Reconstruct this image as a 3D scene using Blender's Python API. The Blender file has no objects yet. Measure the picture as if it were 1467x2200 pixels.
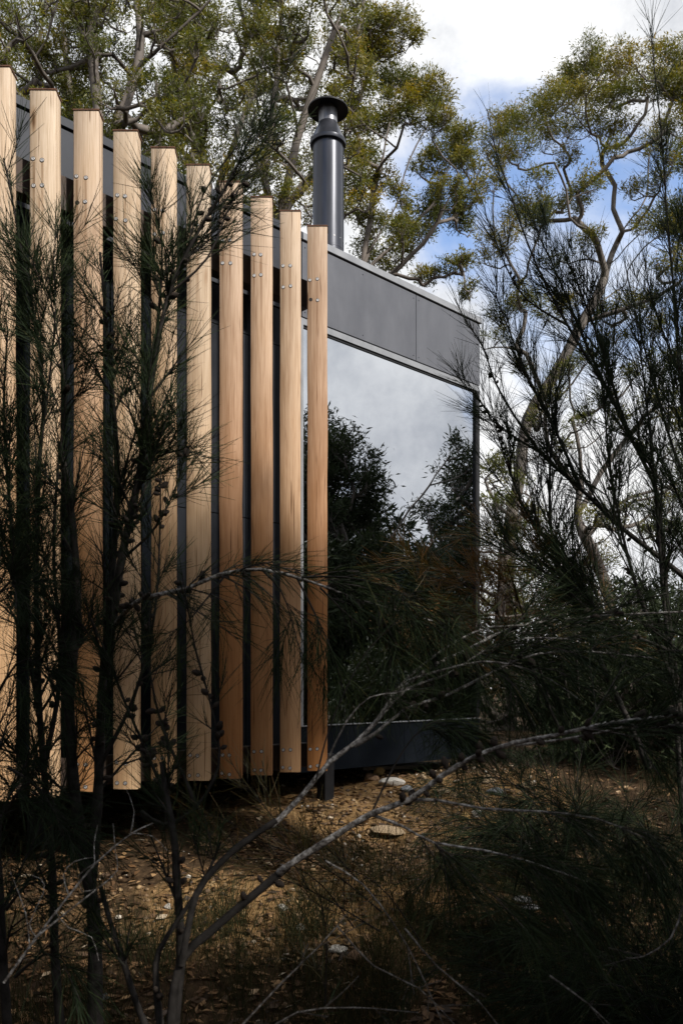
import bpy, bmesh, math, random
import numpy as np
from mathutils import Vector, Matrix

# ------------------------------------------------------------------ camera, sky, sun, exposure
sc = bpy.context.scene
col = sc.collection
F, CX, HY, ZC = 1870.0, 733.5, 1468.0, 1.62       # focal length in px of the photograph, centre column, horizon row, eye height

cam_data = bpy.data.cameras.new("camera")
cam = bpy.data.objects.new("camera", cam_data)
col.objects.link(cam)
cam.location = (0, 0, ZC)
cam.rotation_euler = (math.radians(90), 0, 0)
cam_data.sensor_fit = 'AUTO'
cam_data.sensor_width = 36.0
cam_data.lens = 36.0 * F / 2200.0
cam_data.shift_y = (HY - 1100.0) / 2200.0
cam_data.clip_start = 0.05
cam_data.clip_end = 2000
cam_data.dof.use_dof = True
cam_data.dof.focus_distance = 5.6
cam_data.dof.aperture_fstop = 5.6
sc.camera = cam

SUN_DIR = Vector((0.60, -0.50, 0.62)).normalized()
SUN_EL = math.asin(SUN_DIR.z)
SUN_ROT = math.atan2(SUN_DIR.x, SUN_DIR.y)

world = bpy.data.worlds.new("World")
sc.world = world
world.use_nodes = True
wn, wl = world.node_tree.nodes, world.node_tree.links
wn.clear()
w_out = wn.new('ShaderNodeOutputWorld')
w_bg = wn.new('ShaderNodeBackground')
w_bg.inputs['Strength'].default_value = 0.10
w_sky = wn.new('ShaderNodeTexSky')
w_sky.sky_type = 'NISHITA'
w_sky.sun_disc = False
w_sky.sun_elevation = SUN_EL
w_sky.sun_rotation = SUN_ROT
w_sky.air_density = 1.0
w_sky.dust_density = 0.6
w_sky.ozone_density = 2.0
w_tc = wn.new('ShaderNodeTexCoord')
w_map = wn.new('ShaderNodeMapping')
w_map.inputs['Location'].default_value = (3.2025, 6.7225, 2.8860)
w_map.inputs['Scale'].default_value = (1.0, 1.0, 1.35)
w_n1 = wn.new('ShaderNodeTexNoise')
w_n1.inputs['Scale'].default_value = 2.3
w_n1.inputs['Detail'].default_value = 9.0
w_n1.inputs['Roughness'].default_value = 0.55
w_n1.inputs['Distortion'].default_value = 0.3
w_r1 = wn.new('ShaderNodeValToRGB')
w_r1.color_ramp.interpolation = 'EASE'
w_r1.color_ramp.elements[0].position = 0.36
w_r1.color_ramp.elements[0].color = (0.10, 0.10, 0.10, 1)
w_r1.color_ramp.elements[1].position = 0.50
w_r1.color_ramp.elements[1].color = (1, 1, 1, 1)
w_sep = wn.new('ShaderNodeSeparateXYZ')            # cloud banks close up towards the horizon
w_hz = wn.new('ShaderNodeMapRange')
w_hz.inputs['From Min'].default_value = 0.0
w_hz.inputs['From Max'].default_value = 0.45
w_hz.inputs['To Min'].default_value = 0.16
w_hz.inputs['To Max'].default_value = 0.0
w_add = wn.new('ShaderNodeMath'); w_add.operation = 'ADD'
w_n2 = wn.new('ShaderNodeTexNoise')
w_n2.inputs['Scale'].default_value = 3.4
w_n2.inputs['Detail'].default_value = 8.0
w_n2.inputs['Roughness'].default_value = 0.66
w_r2 = wn.new('ShaderNodeValToRGB')                # cloud brightness, grey bellies to white tops
w_r2.color_ramp.elements[0].position = 0.37
w_r2.color_ramp.elements[0].color = (4.9, 5.1, 5.5, 1)
w_r2.color_ramp.elements[1].position = 0.58
w_r2.color_ramp.elements[1].color = (8.9, 8.9, 8.9, 1)
w_mul = wn.new('ShaderNodeMix'); w_mul.data_type = 'RGBA'; w_mul.blend_type = 'MULTIPLY'
w_mul.inputs[0].default_value = 1.0
w_mul.inputs[7].default_value = (1.55, 1.75, 2.0, 1)
w_mix = wn.new('ShaderNodeMix'); w_mix.data_type = 'RGBA'
wl.new(w_tc.outputs['Generated'], w_map.inputs['Vector'])
wl.new(w_map.outputs[0], w_n1.inputs['Vector'])
w_map2 = wn.new('ShaderNodeMapping')
w_map2.inputs['Location'].default_value = (0.915, 2.621, 6.068)
wl.new(w_tc.outputs['Generated'], w_map2.inputs['Vector'])
wl.new(w_map2.outputs[0], w_n2.inputs['Vector'])
wl.new(w_tc.outputs['Generated'], w_sep.inputs[0])
wl.new(w_sep.outputs['Z'], w_hz.inputs['Value'])
wl.new(w_n1.outputs[0], w_add.inputs[0])
wl.new(w_hz.outputs[0], w_add.inputs[1])
wl.new(w_add.outputs[0], w_r1.inputs[0])
wl.new(w_n2.outputs[0], w_r2.inputs[0])
wl.new(w_sky.outputs[0], w_mul.inputs[6])
wl.new(w_r1.outputs[0], w_mix.inputs[0])
wl.new(w_mul.outputs[2], w_mix.inputs[6])
wl.new(w_r2.outputs[0], w_mix.inputs[7])
wl.new(w_mix.outputs[2], w_bg.inputs['Color'])
wl.new(w_bg.outputs[0], w_out.inputs['Surface'])

sun_data = bpy.data.lights.new("sun", 'SUN')
sun_data.energy = 4.8
sun_data.angle = math.radians(4.0)
sun_data.color = (1.0, 0.95, 0.88)
sun = bpy.data.objects.new("sun", sun_data)
col.objects.link(sun)
sun.location = SUN_DIR * 60
sun.rotation_euler = SUN_DIR.to_track_quat('Z', 'Y').to_euler()

sc.view_settings.view_transform = 'Standard'
sc.view_settings.look = 'None'
sc.view_settings.exposure = 0.40
sc.view_settings.gamma = 1.0
sc.render.engine = 'CYCLES'
cy = sc.cycles
cy.max_bounces = 5
cy.diffuse_bounces = 2
cy.glossy_bounces = 4
cy.transmission_bounces = 4
cy.transparent_max_bounces = 8
cy.caustics_reflective = False
cy.caustics_refractive = False
cy.sample_clamp_indirect = 4.0
cy.use_denoising = True

# ------------------------------------------------------------------ helpers
rng = np.random.default_rng(11)
random.seed(11)

def P(px, py, d):
    """a point d metres in front of the eye, at a pixel of the photograph"""
    return np.array([d * (px - CX) / F, d, ZC + d * (HY - py) / F])

def tag(o, label=None, cat=None, group=None, kind=None):
    if label: o["label"] = label
    if cat: o["category"] = cat
    if group: o["group"] = group
    if kind: o["kind"] = kind
    return o

def empty(name, loc=(0, 0, 0), rz=0.0):
    o = bpy.data.objects.new(name, None)
    o.empty_display_size = 0.2
    col.objects.link(o)
    o.location = loc
    o.rotation_euler = (0, 0, rz)
    return o

def link(name, mesh, mat=None, parent=None, loc=None, rot=None, scale=None):
    o = bpy.data.objects.new(name, mesh)
    col.objects.link(o)
    if mat is not None and not mesh.materials:
        mesh.materials.append(mat)
    if parent is not None:
        o.parent = parent
    if loc is not None: o.location = loc
    if rot is not None: o.rotation_euler = rot
    if scale is not None: o.scale = scale
    return o

class Geo:
    """collects quads / tris in numpy, builds one mesh; optional per-vertex 'tint'"""
    def __init__(s):
        s.v, s.f, s.t, s.n = [], [], [], 0
    def add(s, v, f, tint=0.5):
        v = np.asarray(v, float)
        s.v.append(v); s.f.append(np.asarray(f, np.int64) + s.n)
        s.t.append(np.broadcast_to(np.asarray(tint, float), (len(v),)).copy())
        s.n += len(v)
    def mesh(s, name, smooth=False, origin=(0, 0, 0)):
        v = np.concatenate(s.v) - np.asarray(origin, float)
        t = np.concatenate(s.t)
        me = bpy.data.meshes.new(name)
        loops, starts, tot = [], [], []
        k = 0
        for f in s.f:
            m = f.shape[1]
            loops.append(f.reshape(-1))
            starts.append(k + np.arange(len(f)) * m)
            k += f.size
        loops = np.concatenate(loops); starts = np.concatenate(starts)
        me.vertices.add(len(v)); me.vertices.foreach_set('co', v.astype(np.float32).reshape(-1))
        me.loops.add(len(loops)); me.loops.foreach_set('vertex_index', loops.astype(np.int32))
        me.polygons.add(len(starts)); me.polygons.foreach_set('loop_start', starts.astype(np.int32))
        if smooth:
            me.polygons.foreach_set('use_smooth', np.ones(len(starts), bool))
        a = me.attributes.new('tint', 'FLOAT', 'POINT')
        a.data.foreach_set('value', t.astype(np.float32))
        me.update(calc_edges=True)
        return me

def unit(a):
    a = np.asarray(a, float)
    return a / np.maximum(np.linalg.norm(a, axis=-1, keepdims=True), 1e-9)

def tube(g, pts, rad, sides=6, tint=0.5, cap=False):
    pts = np.asarray(pts, float); n = len(pts)
    rad = np.broadcast_to(np.asarray(rad, float), (n,))
    tan = unit(np.gradient(pts, axis=0))
    ref = np.array([0.31, 0.77, 0.12]) if abs(tan[0] @ unit([0.31, 0.77, 0.12])) < 0.9 else np.array([1.0, 0, 0])
    a = unit(np.cross(tan, ref)); b = np.cross(tan, a)
    th = np.linspace(0, 2 * np.pi, sides, endpoint=False)
    ring = pts[:, None, :] + rad[:, None, None] * (np.cos(th)[None, :, None] * a[:, None, :] + np.sin(th)[None, :, None] * b[:, None, :])
    i = np.arange(n - 1)[:, None] * sides; j = np.arange(sides)[None, :]; j2 = (j + 1) % sides
    f = np.stack([i + j, i + j2, i + sides + j2, i + sides + j], -1).reshape(-1, 4)
    g.add(ring.reshape(-1, 3), f, tint)
    if cap:
        c = np.concatenate([ring[-1], [pts[-1] + tan[-1] * rad[-1] * 0.4]])
        g.add(c, np.stack([np.arange(sides), (np.arange(sides) + 1) % sides, np.full(sides, sides)], -1), tint)

def smooth_path(p, step=0.08, wob=0.0):
    """Catmull-Rom through control points, evenly resampled, with a slow wobble"""
    p = np.asarray(p, float)
    q = np.concatenate([[2 * p[0] - p[1]], p, [2 * p[-1] - p[-2]]])
    out = []
    for i in range(1, len(q) - 2):
        L = np.linalg.norm(q[i + 1] - q[i]); m = max(2, int(L / step))
        t = np.linspace(0, 1, m, endpoint=False)[:, None]
        out.append(0.5 * ((2 * q[i]) + (-q[i - 1] + q[i + 1]) * t + (2 * q[i - 1] - 5 * q[i] + 4 * q[i + 1] - q[i + 2]) * t ** 2
                          + (-q[i - 1] + 3 * q[i] - 3 * q[i + 1] + q[i + 2]) * t ** 3))
    out.append(p[-1:])
    o = np.concatenate(out)
    if wob > 0:
        n = len(o); x = np.arange(n) * step
        ph = rng.uniform(0, 6.28, (3, 4)); fr = rng.uniform(2, 9, (3, 4))
        for k in range(3):
            o[:, k] += wob * sum(np.sin(fr[k, j] * x + ph[k, j]) / (1 + 0.3 * fr[k, j]) for j in range(4))
    return o

# ---- procedural materials
def mat_new(name):
    m = bpy.data.materials.new(name); m.use_nodes = True
    nt = m.node_tree; nt.nodes.clear()
    out = nt.nodes.new('ShaderNodeOutputMaterial')
    return m, nt, out

def N(nt, kind, **kw):
    n = nt.nodes.new(kind)
    for k, v in kw.items():
        if k.startswith('i_'): n.inputs[k[2:].replace('_', ' ')].default_value = v
        else: setattr(n, k, v)
    return n

def ramp(nt, stops, src=None):
    r = nt.nodes.new('ShaderNodeValToRGB')
    e = r.color_ramp.elements
    while len(e) < len(stops): e.new(0.5)
    for i, (p, c) in enumerate(stops):
        e[i].position = p; e[i].color = (*c, 1) if len(c) == 3 else c
    if src is not None: nt.links.new(src, r.inputs[0])
    return r

def simple(name, c1, c2, scale=8.0, rough=0.6, metal=0.0, bump=0.0, stretch=(1, 1, 1), spec=0.5, detail=6.0):
    m, nt, out = mat_new(name); L = nt.links.new
    b = N(nt, 'ShaderNodeBsdfPrincipled'); b.inputs['Metallic'].default_value = metal
    b.inputs['Specular IOR Level'].default_value = spec
    tc = N(nt, 'ShaderNodeTexCoord'); mp = N(nt, 'ShaderNodeMapping'); mp.inputs['Scale'].default_value = stretch
    nz = N(nt, 'ShaderNodeTexNoise'); nz.inputs['Scale'].default_value = scale; nz.inputs['Detail'].default_value = detail
    nz.inputs['Roughness'].default_value = 0.62
    L(tc.outputs['Object'], mp.inputs[0]); L(mp.outputs[0], nz.inputs['Vector'])
    r = ramp(nt, [(0.32, c1), (0.68, c2)], nz.outputs[0])
    L(r.outputs[0], b.inputs['Base Color'])
    mr = N(nt, 'ShaderNodeMapRange'); mr.inputs['To Min'].default_value = max(0.02, rough - 0.1); mr.inputs['To Max'].default_value = min(1, rough + 0.1)
    L(nz.outputs[0], mr.inputs[0]); L(mr.outputs[0], b.inputs['Roughness'])
    if bump:
        bp = N(nt, 'ShaderNodeBump'); bp.inputs['Strength'].default_value = bump; bp.inputs['Distance'].default_value = 0.01
        L(nz.outputs[0], bp.inputs['Height']); L(bp.outputs[0], b.inputs['Normal'])
    L(b.outputs[0], out.inputs[0])
    return m

def wood_mat():
    m, nt, out = mat_new('sawn_hardwood'); L = nt.links.new
    b = N(nt, 'ShaderNodeBsdfPrincipled'); b.inputs['Specular IOR Level'].default_value = 0.25
    tc = N(nt, 'ShaderNodeTexCoord'); oi = N(nt, 'ShaderNodeObjectInfo')
    mp = N(nt, 'ShaderNodeMapping'); mp.inputs['Scale'].default_value = (1, 1, 0.022)
    sh = N(nt, 'ShaderNodeVectorMath', operation='ADD'); sc_ = N(nt, 'ShaderNodeVectorMath', operation='SCALE'); sc_.inputs['Scale'].default_value = 41.0
    cb = N(nt, 'ShaderNodeCombineXYZ')
    for k in range(3): L(oi.outputs['Random'], cb.inputs[k])
    L(cb.outputs[0], sc_.inputs[0]); L(tc.outputs['Object'], sh.inputs[0]); L(sc_.outputs[0], sh.inputs[1]); L(sh.outputs[0], mp.inputs[0])
    g1 = N(nt, 'ShaderNodeTexNoise'); g1.inputs['Scale'].default_value = 60; g1.inputs['Detail'].default_value = 8; g1.inputs['Roughness'].default_value = 0.7
    g2 = N(nt, 'ShaderNodeTexNoise'); g2.inputs['Scale'].default_value = 240; g2.inputs['Detail'].default_value = 3
    L(mp.outputs[0], g1.inputs['Vector']); L(mp.outputs[0], g2.inputs['Vector'])
    mix = N(nt, 'ShaderNodeMath', operation='MULTIPLY_ADD'); mix.inputs[1].default_value = 0.55
    ad = N(nt, 'ShaderNodeMath', operation='MULTIPLY'); ad.inputs[1].default_value = 0.45
    L(g2.outputs[0], ad.inputs[0]); L(g1.outputs[0], mix.inputs[0]); L(ad.outputs[0], mix.inputs[2])
    r = ramp(nt, [(0.28, (0.50, 0.43, 0.36)), (0.44, (0.82, 0.78, 0.73)), (0.58, (1, 1, 1)), (0.74, (0.84, 0.80, 0.74))], mix.outputs[0])
    # broad weathering blotches and thin dark checks along the grain
    bl = N(nt, 'ShaderNodeTexNoise'); bl.inputs['Scale'].default_value = 2.6; bl.inputs['Detail'].default_value = 6
    mp2 = N(nt, 'ShaderNodeMapping'); mp2.inputs['Scale'].default_value = (3, 3, 0.6)
    L(sh.outputs[0], mp2.inputs[0]); L(mp2.outputs[0], bl.inputs['Vector'])
    br = ramp(nt, [(0.30, (0.78, 0.76, 0.74)), (0.55, (1, 1, 1)), (0.75, (1.0, 0.93, 0.84))], bl.outputs[0])
    ck = N(nt, 'ShaderNodeTexNoise'); ck.inputs['Scale'].default_value = 34; ck.inputs['Detail'].default_value = 2
    mp3 = N(nt, 'ShaderNodeMapping'); mp3.inputs['Scale'].default_value = (2.2, 2.2, 0.055)
    L(sh.outputs[0], mp3.inputs[0]); L(mp3.outputs[0], ck.inputs['Vector'])
    cr = ramp(nt, [(0.285, (0.34, 0.27, 0.20)), (0.32, (1, 1, 1))], ck.outputs[0])
    def mul(a, b_):
        x = N(nt, 'ShaderNodeMix', data_type='RGBA', blend_type='MULTIPLY'); x.inputs[0].default_value = 1
        L(a, x.inputs[6]); L(b_, x.inputs[7]); return x.outputs[2]
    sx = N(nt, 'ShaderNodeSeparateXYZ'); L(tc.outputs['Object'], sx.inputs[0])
    wz = N(nt, 'ShaderNodeMath', operation='MULTIPLY_ADD'); wz.inputs[1].default_value = 1.6                   # paler upward: weather bleaching plus the fins' shade gradient put into the colour
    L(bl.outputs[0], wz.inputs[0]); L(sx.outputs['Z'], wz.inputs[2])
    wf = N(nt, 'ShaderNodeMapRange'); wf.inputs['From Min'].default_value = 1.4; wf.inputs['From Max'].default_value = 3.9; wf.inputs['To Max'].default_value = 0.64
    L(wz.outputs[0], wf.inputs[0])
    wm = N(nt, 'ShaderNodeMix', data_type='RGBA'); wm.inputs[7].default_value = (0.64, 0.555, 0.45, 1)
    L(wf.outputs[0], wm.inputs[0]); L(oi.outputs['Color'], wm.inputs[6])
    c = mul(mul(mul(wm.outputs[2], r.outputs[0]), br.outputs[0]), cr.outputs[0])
    vo = N(nt, 'ShaderNodeTexVoronoi'); vo.inputs['Scale'].default_value = 1.0
    mpv = N(nt, 'ShaderNodeMapping'); mpv.inputs['Scale'].default_value = (7.5, 7.5, 1.5); L(sh.outputs[0], mpv.inputs[0]); L(mpv.outputs[0], vo.inputs['Vector'])
    kn = ramp(nt, [(0.045, (0.30, 0.21, 0.14)), (0.085, (0.78, 0.70, 0.62)), (0.13, (1, 1, 1))], vo.outputs['Distance'])
    st = N(nt, 'ShaderNodeMapRange'); st.inputs['From Min'].default_value = 2.10; st.inputs['From Max'].default_value = 2.52; L(sx.outputs['Z'], st.inputs[0])
    su = N(nt, 'ShaderNodeMath', operation='LESS_THAN'); su.inputs[1].default_value = 2.66; L(sx.outputs['Z'], su.inputs[0])
    xs = N(nt, 'ShaderNodeMath', operation='MULTIPLY_ADD'); xs.inputs[1].default_value = 1.0; xs.inputs[2].default_value = 0.024; L(sx.outputs['X'], xs.inputs[0])
    xa = N(nt, 'ShaderNodeMath', operation='ABSOLUTE'); L(xs.outputs[0], xa.inputs[0])
    xd = N(nt, 'ShaderNodeMath', operation='SUBTRACT'); xd.inputs[1].default_value = 0.0225; L(xa.outputs[0], xd.inputs[0])
    xe = N(nt, 'ShaderNodeMath', operation='ABSOLUTE'); L(xd.outputs[0], xe.inputs[0])
    xm = N(nt, 'ShaderNodeMapRange'); xm.inputs['From Min'].default_value = 0.010; xm.inputs['From Max'].default_value = 0.002; L(xe.outputs[0], xm.inputs[0])
    p1 = N(nt, 'ShaderNodeMath', operation='MULTIPLY'); L(st.outputs[0], p1.inputs[0]); L(xm.outputs[0], p1.inputs[1])
    p2 = N(nt, 'ShaderNodeMath', operation='MULTIPLY'); L(p1.outputs[0], p2.inputs[0]); L(su.outputs[0], p2.inputs[1])
    p3 = N(nt, 'ShaderNodeMath', operation='MULTIPLY'); L(p2.outputs[0], p3.inputs[0]); L(ck.outputs[0], p3.inputs[1])
    sr = ramp(nt, [(0.0, (1, 1, 1)), (0.55, (0.62, 0.55, 0.48))], p3.outputs[0])
    c = mul(mul(c, kn.outputs[0]), sr.outputs[0])
    L(c, b.inputs['Base Color'])
    b.inputs['Roughness'].default_value = 0.62
    bp = N(nt, 'ShaderNodeBump'); bp.inputs['Strength'].default_value = 0.35; bp.inputs['Distance'].default_value = 0.002
    L(mix.outputs[0], bp.inputs['Height']); L(bp.outputs[0], b.inputs['Normal'])
    L(b.outputs[0], out.inputs[0])
    return m

def leaf_mat(name, stops, trans=0.3, rough=0.5, spec=0.35):
    """leaf colour from the per-leaf 'tint' (species colour, new growth and sunlit gold on clump tops), part of the light let through"""
    m, nt, out = mat_new(name); L = nt.links.new
    at = N(nt, 'ShaderNodeAttribute', attribute_name='tint')
    r = ramp(nt, stops, at.outputs['Fac'])
    b = N(nt, 'ShaderNodeBsdfPrincipled'); b.inputs['Roughness'].default_value = rough; b.inputs['Specular IOR Level'].default_value = spec
    tr = N(nt, 'ShaderNodeBsdfTranslucent'); mx = N(nt, 'ShaderNodeMixShader'); mx.inputs[0].default_value = trans
    hs = N(nt, 'ShaderNodeHueSaturation'); hs.inputs['Saturation'].default_value = 1.15; hs.inputs['Value'].default_value = 1.3
    L(r.outputs[0], b.inputs['Base Color']); L(r.outputs[0], hs.inputs['Color']); L(hs.outputs[0], tr.inputs['Color'])
    L(b.outputs[0], mx.inputs[1]); L(tr.outputs[0], mx.inputs[2]); L(mx.outputs[0], out.inputs[0])
    return m

def glass_mat(name, refl=0.30, tint=(0.22, 0.245, 0.25)):
    """dark solar-control glass: a mirror coating that strengthens at grazing angles over tinted see-through glass"""
    m, nt, out = mat_new(name); L = nt.links.new
    gl = N(nt, 'ShaderNodeBsdfGlossy'); gl.inputs['Roughness'].default_value = 0.0; gl.inputs['Color'].default_value = (0.92, 0.95, 1.0, 1)
    tp = N(nt, 'ShaderNodeBsdfTransparent'); tp.inputs['Color'].default_value = (*tint, 1)
    lw = N(nt, 'ShaderNodeLayerWeight'); lw.inputs['Blend'].default_value = 0.25
    mr = N(nt, 'ShaderNodeMapRange'); mr.inputs['To Min'].default_value = refl; mr.inputs['To Max'].default_value = 0.95
    mx = N(nt, 'ShaderNodeMixShader')
    tcg = N(nt, 'ShaderNodeTexCoord'); ng = N(nt, 'ShaderNodeTexNoise'); ng.inputs['Scale'].default_value = 1.7; ng.inputs['Detail'].default_value = 1.0
    bg = N(nt, 'ShaderNodeBump'); bg.inputs['Strength'].default_value = 0.025; bg.inputs['Distance'].default_value = 0.02
    L(tcg.outputs['Object'], ng.inputs['Vector']); L(ng.outputs[0], bg.inputs['Height']); L(bg.outputs[0], gl.inputs['Normal'])
    L(lw.outputs['Fresnel'], mr.inputs[0]); L(mr.outputs[0], mx.inputs[0])
    L(tp.outputs[0], mx.inputs[1]); L(gl.outputs[0], mx.inputs[2]); L(mx.outputs[0], out.inputs[0])
    return m

M = {}
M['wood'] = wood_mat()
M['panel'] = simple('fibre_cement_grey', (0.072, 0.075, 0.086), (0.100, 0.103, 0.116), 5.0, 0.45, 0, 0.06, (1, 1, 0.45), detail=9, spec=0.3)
M['slate'] = simple('fascia_and_cap_shaded', (0.018, 0.020, 0.026), (0.028, 0.031, 0.039), 5.0, 0.5, 0, 0.05, detail=9, spec=0.2)  # darker copy of the fascia grey: shade behind the fins put into the colour
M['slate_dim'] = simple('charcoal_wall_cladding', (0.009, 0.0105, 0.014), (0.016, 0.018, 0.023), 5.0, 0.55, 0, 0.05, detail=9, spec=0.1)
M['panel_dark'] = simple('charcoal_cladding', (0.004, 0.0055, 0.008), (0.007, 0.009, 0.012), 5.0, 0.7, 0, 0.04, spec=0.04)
M['cap_metal'] = simple('grey_folded_metal', (0.20, 0.205, 0.215), (0.27, 0.275, 0.285), 7.0, 0.42, 0.35, 0.02)
M['flue'] = simple('satin_charcoal_steel', (0.026, 0.028, 0.034), (0.058, 0.060, 0.072), 9.0, 0.32, 0.6, 0.05, (1, 1, 0.12))
M['flue_raw'] = simple('streaked_galvanised_steel', (0.10, 0.10, 0.11), (0.26, 0.26, 0.27), 26.0, 0.42, 0.6, 0.03, (1, 1, 0.12))
M['black'] = simple('black_metal', (0.008, 0.008, 0.009), (0.013, 0.013, 0.014), 9.0, 0.55, spec=0.2)
M['rust'] = simple('rusty_steel_plate', (0.045, 0.020, 0.010), (0.13, 0.055, 0.025), 30.0, 0.8, 0.1, 0.2)
M['rail'] = simple('oxidised_brown_steel', (0.022, 0.014, 0.010), (0.055, 0.032, 0.020), 14.0, 0.75, 0.1, 0.15)
M['screw'] = simple('zinc_screw', (0.30, 0.29, 0.28), (0.55, 0.54, 0.53), 160.0, 0.5, 0.6)
M['hole'] = simple('screw_hole', (0.012, 0.008, 0.006), (0.03, 0.02, 0.014), 60.0, 0.9)
M['inner'] = simple('dark_plywood', (0.018, 0.016, 0.014), (0.03, 0.026, 0.022), 4.0, 0.8, spec=0.1)
M['glass'] = glass_mat('window_glass', 0.62)
M['glass_side'] = glass_mat('side_window_glass', 0.12, (0.75, 0.78, 0.80))
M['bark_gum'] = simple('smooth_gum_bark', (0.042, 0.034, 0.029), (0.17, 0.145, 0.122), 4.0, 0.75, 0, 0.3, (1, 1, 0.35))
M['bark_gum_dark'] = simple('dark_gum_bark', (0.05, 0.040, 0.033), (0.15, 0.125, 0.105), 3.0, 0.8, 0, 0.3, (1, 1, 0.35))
M['bark_oak'] = simple('sheoak_bark', (0.010, 0.009, 0.008), (0.036, 0.032, 0.029), 22.0, 0.85, 0, 0.5, spec=0.08)
def lichen_mat():
    m, nt, out = mat_new('lichened_grey_bark'); L = nt.links.new
    b = N(nt, 'ShaderNodeBsdfPrincipled'); b.inputs['Roughness'].default_value = 0.9; b.inputs['Specular IOR Level'].default_value = 0.1
    tc = N(nt, 'ShaderNodeTexCoord'); n1 = N(nt, 'ShaderNodeTexNoise'); n1.inputs['Scale'].default_value = 75; n1.inputs['Detail'].default_value = 5; n1.inputs['Roughness'].default_value = 0.7
    n2 = N(nt, 'ShaderNodeTexNoise'); n2.inputs['Scale'].default_value = 9; n2.inputs['Detail'].default_value = 3
    L(tc.outputs['Object'], n1.inputs['Vector']); L(tc.outputs['Object'], n2.inputs['Vector'])
    bark = ramp(nt, [(0.35, (0.012, 0.010, 0.009)), (0.65, (0.055, 0.046, 0.040))], n1.outputs[0])
    lich = ramp(nt, [(0.36, (0.035, 0.029, 0.026)), (0.50, (0.18, 0.165, 0.15)), (0.64, (0.50, 0.48, 0.45))], n1.outputs[0])
    at = N(nt, 'ShaderNodeAttribute', attribute_name='tint')
    f = N(nt, 'ShaderNodeMath', operation='MULTIPLY'); cv = ramp(nt, [(0.32, (0.45, 0.45, 0.45)), (0.52, (1, 1, 1))], n2.outputs[0])
    L(at.outputs['Fac'], f.inputs[0]); L(cv.outputs[0], f.inputs[1])
    mx = N(nt, 'ShaderNodeMix', data_type='RGBA'); L(f.outputs[0], mx.inputs[0]); L(bark.outputs[0], mx.inputs[6]); L(lich.outputs[0], mx.inputs[7])
    L(mx.outputs[2], b.inputs['Base Color'])
    bp = N(nt, 'ShaderNodeBump'); bp.inputs['Strength'].default_value = 0.6; bp.inputs['Distance'].default_value = 0.003
    L(n1.outputs[0], bp.inputs['Height']); L(bp.outputs[0], b.inputs['Normal']); L(b.outputs[0], out.inputs[0])
    return m
M['bark_lichen'] = lichen_mat()
M['cone'] = simple('woody_cone', (0.014, 0.011, 0.009), (0.055, 0.043, 0.036), 60.0, 0.8, 0, 0.4, spec=0.08)
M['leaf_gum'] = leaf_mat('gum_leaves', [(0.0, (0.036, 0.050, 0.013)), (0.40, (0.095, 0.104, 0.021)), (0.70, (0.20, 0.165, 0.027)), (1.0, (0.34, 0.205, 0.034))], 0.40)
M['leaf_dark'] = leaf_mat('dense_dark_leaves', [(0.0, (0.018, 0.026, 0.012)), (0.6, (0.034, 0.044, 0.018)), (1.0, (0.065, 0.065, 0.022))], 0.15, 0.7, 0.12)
M['needle'] = leaf_mat('sheoak_branchlets', [(0.0, (0.009, 0.015, 0.007)), (0.45, (0.017, 0.026, 0.011)), (0.7, (0.034, 0.046, 0.016)), (1.0, (0.085, 0.056, 0.020))], 0.06, 0.75, 0.08)
M['needle_rust'] = leaf_mat('bronzed_branchlets', [(0.0, (0.035, 0.045, 0.015)), (0.5, (0.085, 0.070, 0.022)), (1.0, (0.24, 0.095, 0.030))], 0.2, 0.55)
M['sedge'] = leaf_mat('sedge_blades', [(0.0, (0.016, 0.019, 0.008)), (0.6, (0.036, 0.034, 0.013)), (1.0, (0.13, 0.065, 0.022))], 0.1, 0.7, 0.08)
M['litter'] = leaf_mat('fallen_leaves', [(0.0, (0.030, 0.017, 0.009)), (0.5, (0.15, 0.080, 0.034)), (0.85, (0.34, 0.21, 0.10)), (1.0, (0.50, 0.42, 0.31))], 0.05, 0.6)
M['pebble'] = leaf_mat('pebbles', [(0.0, (0.05, 0.036, 0.026)), (0.5, (0.17, 0.105, 0.052)), (0.85, (0.32, 0.22, 0.11)), (1.0, (0.50, 0.46, 0.40))], 0.0, 0.75)
for nm, a, b_ in (('tan', (0.18, 0.125, 0.07), (0.38, 0.28, 0.17)), ('ochre', (0.28, 0.17, 0.06), (0.50, 0.33, 0.12)), ('pale', (0.34, 0.31, 0.26), (0.58, 0.55, 0.49)),
                  ('grey', (0.10, 0.105, 0.11), (0.22, 0.225, 0.23)), ('brown', (0.10, 0.055, 0.03), (0.26, 0.16, 0.09))):
    M['stone_' + nm] = simple('stone_' + nm, a, b_, 16.0, 0.85, 0, 0.4)

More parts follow.
